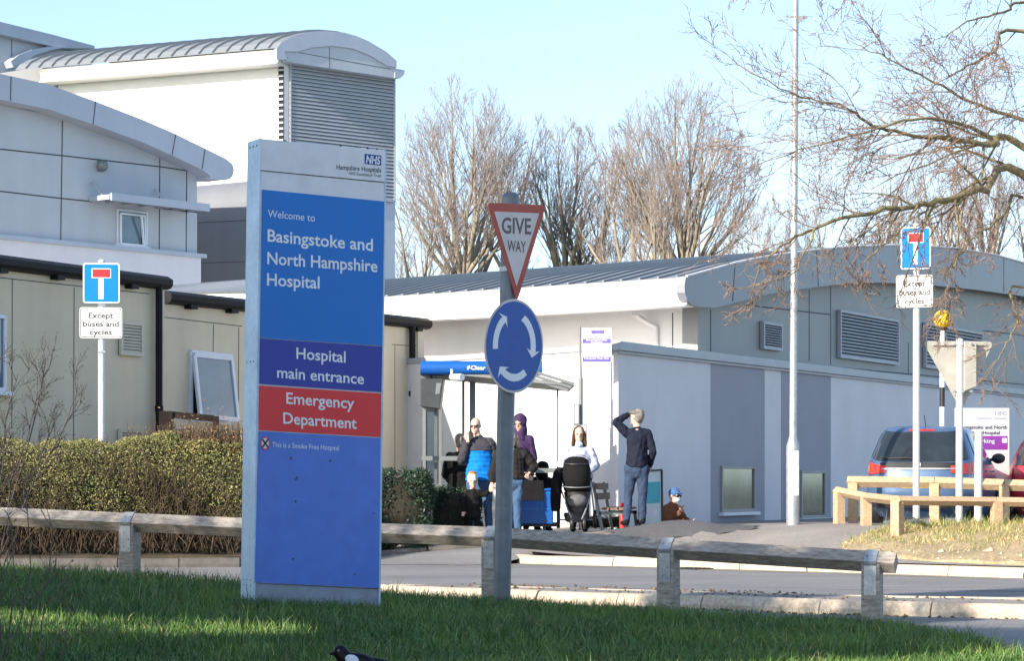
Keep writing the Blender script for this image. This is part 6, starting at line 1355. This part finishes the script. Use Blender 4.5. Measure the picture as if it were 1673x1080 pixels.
def stones(name, x, y, z, s, m, seed, label):
    rs = np.random.RandomState(seed); oct_ = np.array([(1, 0, 0), (0, 1, 0), (-1, 0, 0), (0, -1, 0), (0, 0, .7), (0, 0, -.4)]); T = [(0, 1, 4), (1, 2, 4), (2, 3, 4), (3, 0, 4), (1, 0, 5), (2, 1, 5), (3, 2, 5), (0, 3, 5)]
    n = len(x); V = np.stack([x, y, z], 1)[:, None, :] + oct_[None] * s[:, None, None] * rs.uniform(.5, 1.3, (n, 6, 1)) * rs.uniform(.6, 1.2, (n, 1, 3)); Q = (np.arange(n)[:, None, None] * 6 + np.array(T)[None]).reshape(-1, 3)
    o = np_mesh(name, V.reshape(-1, 3), Q, m, nside=3); o['kind'] = 'stuff'; o['label'] = label; return o
n = 5200; xx = rs.uniform(3, 9, n); yy = rs.uniform(26.5, 34.5, n); k = inpoly(xx, yy, VG); xx, yy = xx[k], yy[k]; d = (xx - KP[0].x) * KN.x + (yy - KP[0].y) * KN.y; k = rs.rand(len(xx)) < np.clip(1.3 - d * .42, .06, 1); xx, yy = xx[k], yy[k]
stones('gravel', xx, yy, np.array([H(a, b) for a, b in zip(xx, yy)]) + .02, rs.gamma(3, .008, len(xx)) + .006, M['stone'], 3, 'pale flints and gravel scattered on the earth bank')
M['litter'] = mat('leaf_litter', (.20, .13, .07), .9, rgb2=(.08, .055, .035), scale=8, island=.5)
n = 520; t = rs.rand(n); ix = .28 + np.interp(t, [0, .3, .6, .8, 1], [-1.2, .4, 1.8, 3.0, 5]); iy = .45 + np.interp(ix - .28, [-1.26, -.8, 1.43, 2.4, 4.2, 9], [23.75, 23.35, 21.75, 20.95, 20.05, 18.3]); o_ = np.where(rs.rand(n) < .4, -rs.exponential(.06, n) - .02, rs.uniform(.3, 1.3, n)); xx = ix + o_ * .5; yy = iy + o_ * .85
o = stones('leaf_litter', xx, yy, np.where(o_ < 0, -.115, -.005), rs.uniform(.008, .028, n), M['litter'], 5, 'dead leaves and grit along the island kerb')

# bare shrub at the left edge and dry stems in front
def stems(name, label, cat, base, tips, seed, r0, nb, Lb, m, group=None, lev=2):
    root = thing(name, label, cat, base, group); rg = random.Random(seed); T = Twigs()
    def tw(p, d, L, r, l):
        pts = [p]; q = p
        for i in range(3): d = (d + Vector((rg.gauss(0, .15), rg.gauss(0, .15), rg.gauss(.06, .1)))).normalized(); q = q + d * L / 3; pts.append(q)
        T.add(pts, [r, r * .8, r * .6, r * .4])
        if l > 0:
            for i in range(rg.randint(2, 4)): f = rg.uniform(.3, 1) * 3; j = min(2, int(f)); tw(pts[j].lerp(pts[j + 1], f - j), rot_dir(d, rg.uniform(.4, .9), rg.uniform(0, 6.28)), L * rg.uniform(.35, .6), r * .65, l - 1)
        elif rg.random() < .6: T.add([q, q + d * .008, q + d * .02], [r * .4, r * 2.2, r * .3])
    for tp in tips:
        B = Vector(base) + Vector((rg.gauss(0, .05), rg.gauss(0, .05), 0)); tp = Vector(tp); mid = B.lerp(tp, .5) + Vector((rg.gauss(0, .05), rg.gauss(0, .05), .04)); P = [B, B.lerp(mid, .5) + Vector((rg.gauss(0, .02), 0, 0)), mid, mid.lerp(tp, .5) + Vector((rg.gauss(0, .02), 0, .02)), tp]; T.add(P, [r0, r0 * .85, r0 * .7, r0 * .55, r0 * .3])
        for i in range(nb): f = rg.uniform(.35, 1) * 4; j = min(3, int(f)); d = (P[j + 1] - P[j]).normalized(); tw(P[j].lerp(P[j + 1], f - j), rot_dir(d, rg.uniform(.35, .8), rg.uniform(0, 6.28)), rg.uniform(*Lb), r0 * .5, lev)
    T.build('branches', m, root, 4); return root
M['dark_twig'] = mat('dark_twig', (.055, .045, .042), .8, var=.2)
S = 172; b = W(-12, 940, S); stems('bare_shrub', 'thin dark leafless shrub at the left edge, in front of the beige cabin', 'shrub', (b.x, b.y, Hg(b.x, b.y)), [W(30, 610, S), W(75, 590, S - 2), W(128, 655, S), W(95, 680, S + 2), W(-20, 600, S), W(10, 680, S), W(60, 650, S + 3)], 5, .011, 8, (.18, .42), M['dark_twig'])
S = 318; b = W(22, 1100, S); stems('dry_weed', 'tall dry weed stems at the bottom left corner in front of the grass', 'weed', (b.x, b.y, Hg(b.x, b.y)), [W(42, 800, S), W(72, 815, S - 3), W(20, 860, S), W(8, 930, S)], 9, .0055, 3, (.08, .2), M['stem'], lev=1)
S = 330; b = W(78, 1110, S); stems('dry_weed', 'short dry weed stalk right of the taller weed stems at the bottom left', 'weed', (b.x, b.y, Hg(b.x, b.y)), [W(92, 960, S), W(110, 990, S), W(70, 1010, S)], 12, .004, 3, (.06, .15), M['stem'], lev=1)

# magpie in the grass
S = 312; mb_ = W(590, 1100, S); mz = Hg(mb_.x, mb_.y); mg = thing('magpie', 'black and white magpie on the grass at the bottom edge, facing left', 'bird', (mb_.x, mb_.y, mz))
def Wm(px, py, d=0): v = W(px, py, S); v.y += d; return v
cloth('feather_black', (.008, .008, .012), .3, .4); cloth('feather_white', (.62, .68, .78), .08, .6)
g = MB(); caps(g, [Wm(556, 1066), Wm(565, 1078), Wm(588, 1088), Wm(612, 1088)], [.040, .045, .068, .040], 14); caps(g, [Wm(612, 1084), Wm(660, 1090), Wm(715, 1102)], [.030, .018, .012], 10); g.tube([Wm(551, 1065), Wm(543, 1068), Wm(537, 1071)], [.016, .010, .002], 8); remeshed('body', g, M['feather_black'], mg, .004, 3)
for s in (-1, 1):
    g = MB(); ax = Vector((1, 0, -.42)).normalized(); g.ellip(Wm(596, 1083, s * .045 - .0), (.085, .026, .040), (ax, Vector((0, 1, 0)), Vector((.42, 0, 1)).normalized()), 16, 10); g.build('wing', M['feather_black'], mg, smooth=60)
    g = MB(); g.ellip(Wm(577, 1078, s * .062), (.040, .016, .028), (ax, Vector((0, 1, 0)), Vector((.42, 0, 1)).normalized()), 14, 8); g.build('shoulder_patch', M['feather_white'], mg, smooth=60)
    g = MB(); g.tube([Wm(592, 1096, s * .025), Wm(590, 1104, s * .025), Vector((Wm(590, 0).x, mb_.y + s * .025, mz))], .005, 6); g.build('leg', M['feather_black'], mg)
g = MB(); g.ellip(Wm(584, 1094), (.05, .05, .03), nu=12, nv=8); g.build('belly', M['feather_white'], mg, smooth=60)
g = MB(); g.ellip(Wm(554, 1063, -.036), .006, nu=8, nv=6); g.build('eye', M['steel_grey'], mg)

# unseen evergreens added off the left edge to shade the near grass and sign
M['evergreen'] = mat('evergreen', (.03, .06, .025), .7, rgb2=(.015, .035, .016), scale=2, island=.4)
SH = Vector((SUN.x, SUN.y, 0)).normalized(); TANE = math.tan(SUN_EL)
def shadow_row(label, name, D, z0, z1, ends, thick, n, seed, trunks=False):
    a = Vector((*ends[0], 0)) + SH * D; b = Vector((*ends[1], 0)) + SH * D; d = (b - a).normalized(); nn = Vector((d.y, -d.x, 0)); root = thing(name, label, 'hedge', (a.x, a.y, 0)); rs = np.random.RandomState(seed); L = (b - a).length
    g = MB(); m_ = 24; rings = []
    for i in range(m_ + 1):
        p = a.lerp(b, i / m_); h = z1 + .10 * math.sin(i * 1.9) + .08 * math.sin(i * 3.7); rings.append([p + nn * u * thick + UP * z for u, z in ((-.5, z0), (.5, z0), (.5, h - .3), (.2, h - .05), (-.2, h - .05), (-.5, h - .3))])
    g.loft(rings); g.build('core', M['evergreen'], root)
    t = rs.rand(n) * L; u = rs.uniform(-.65, .65, n) * thick; z = np.where(rs.rand(n) < .4, z1 + rs.normal(-.05, .12, n), rs.uniform(z0, z1, n)); P = np.array(tuple(a)) + t[:, None] * np.array(tuple(d)) + u[:, None] * np.array(tuple(nn)) + z[:, None] * np.array((0, 0, 1)); leaves('foliage', P, .16, M['evergreen'], root, seed, .45)
    if trunks:
        for i in range(int(L / 2.2) + 1): q = a + d * min(L, i * 2.2 + .4); g = MB(); g.tube([Vector((q.x, q.y, -.2)), Vector((q.x, q.y, z0 + .3))], .09, 8); g.build('trunk', M['bark'], root)
    return root
E0, E1, E2 = (-4.6, 22.9), (2.9, 19.75), (5.2, 18.2)
shadow_row('tall evergreen screen left of the camera, upper storey of foliage', 'shade_screen', 14, 14 * TANE - 2.20, 14 * TANE + .46, (E0, E1), 1.0, 5000, 5, True)  # gap above the hedge below is shaped to let a lit streak through
shadow_row('lower clipped evergreen hedge under the tall evergreen screen', 'shade_hedge', 14.9, .0, 14 * TANE - 2.78, (E0, E1), .9, 3000, 6)
shadow_row('evergreen screen nearest the camera on its left', 'shade_screen', 13.4, .0, 13.4 * TANE - .30, (E1, E2), .7, 3000, 8)
def conifer(label, c, z0, z1, r, seed):
    root = thing('shade_conifer', label, 'tree', c); rs = np.random.RandomState(seed); g = MB(); g.tube([Vector((c[0], c[1], -.2)), Vector((c[0], c[1], z0 + .5))], .12, 8); g.build('trunk', M['bark'], root)
    g = MB(); prof = [(.25, z0), (.95, z0 + .6), (1, z0 + 1.6), (.95, z1 - 1.6), (.7, z1 - .6), (.12, z1)]; g.loft([[Vector((c[0] + math.cos(t) * r * k, c[1] + math.sin(t) * r * k, z)) for t in [2 * math.pi * j / 14 for j in range(14)]] for k, z in prof]); g.build('crown', M['evergreen'], root)
    n = 5000; t = rs.rand(n) * 6.28; z = rs.uniform(z0, z1, n); k = np.interp(z, [p[1] for p in prof], [p[0] for p in prof]) * r * rs.uniform(.85, 1.12, n); leaves('foliage', np.stack([c[0] + np.cos(t) * k, c[1] + np.sin(t) * k, z], 1), .16, M['evergreen'], root, seed)
sc_ = Vector((-1.52, 18.75, 0)); c = sc_ + SH * 9.2  # unseen conifers added along the sun's ray to shade sign and post
conifer('columnar evergreen left of the camera whose shadow falls on the welcome sign', (c.x, c.y, 0), 9.2 * TANE - .6, 9.2 * TANE + 4.9, .60, 3)
c = Vector((-.05, 20.25, 0)) + SH * 12.5
conifer('second columnar evergreen behind the first, shading the GIVE WAY post', (c.x, c.y, 0), 12.5 * TANE - .5, 12.5 * TANE + 3.9, .34, 4)
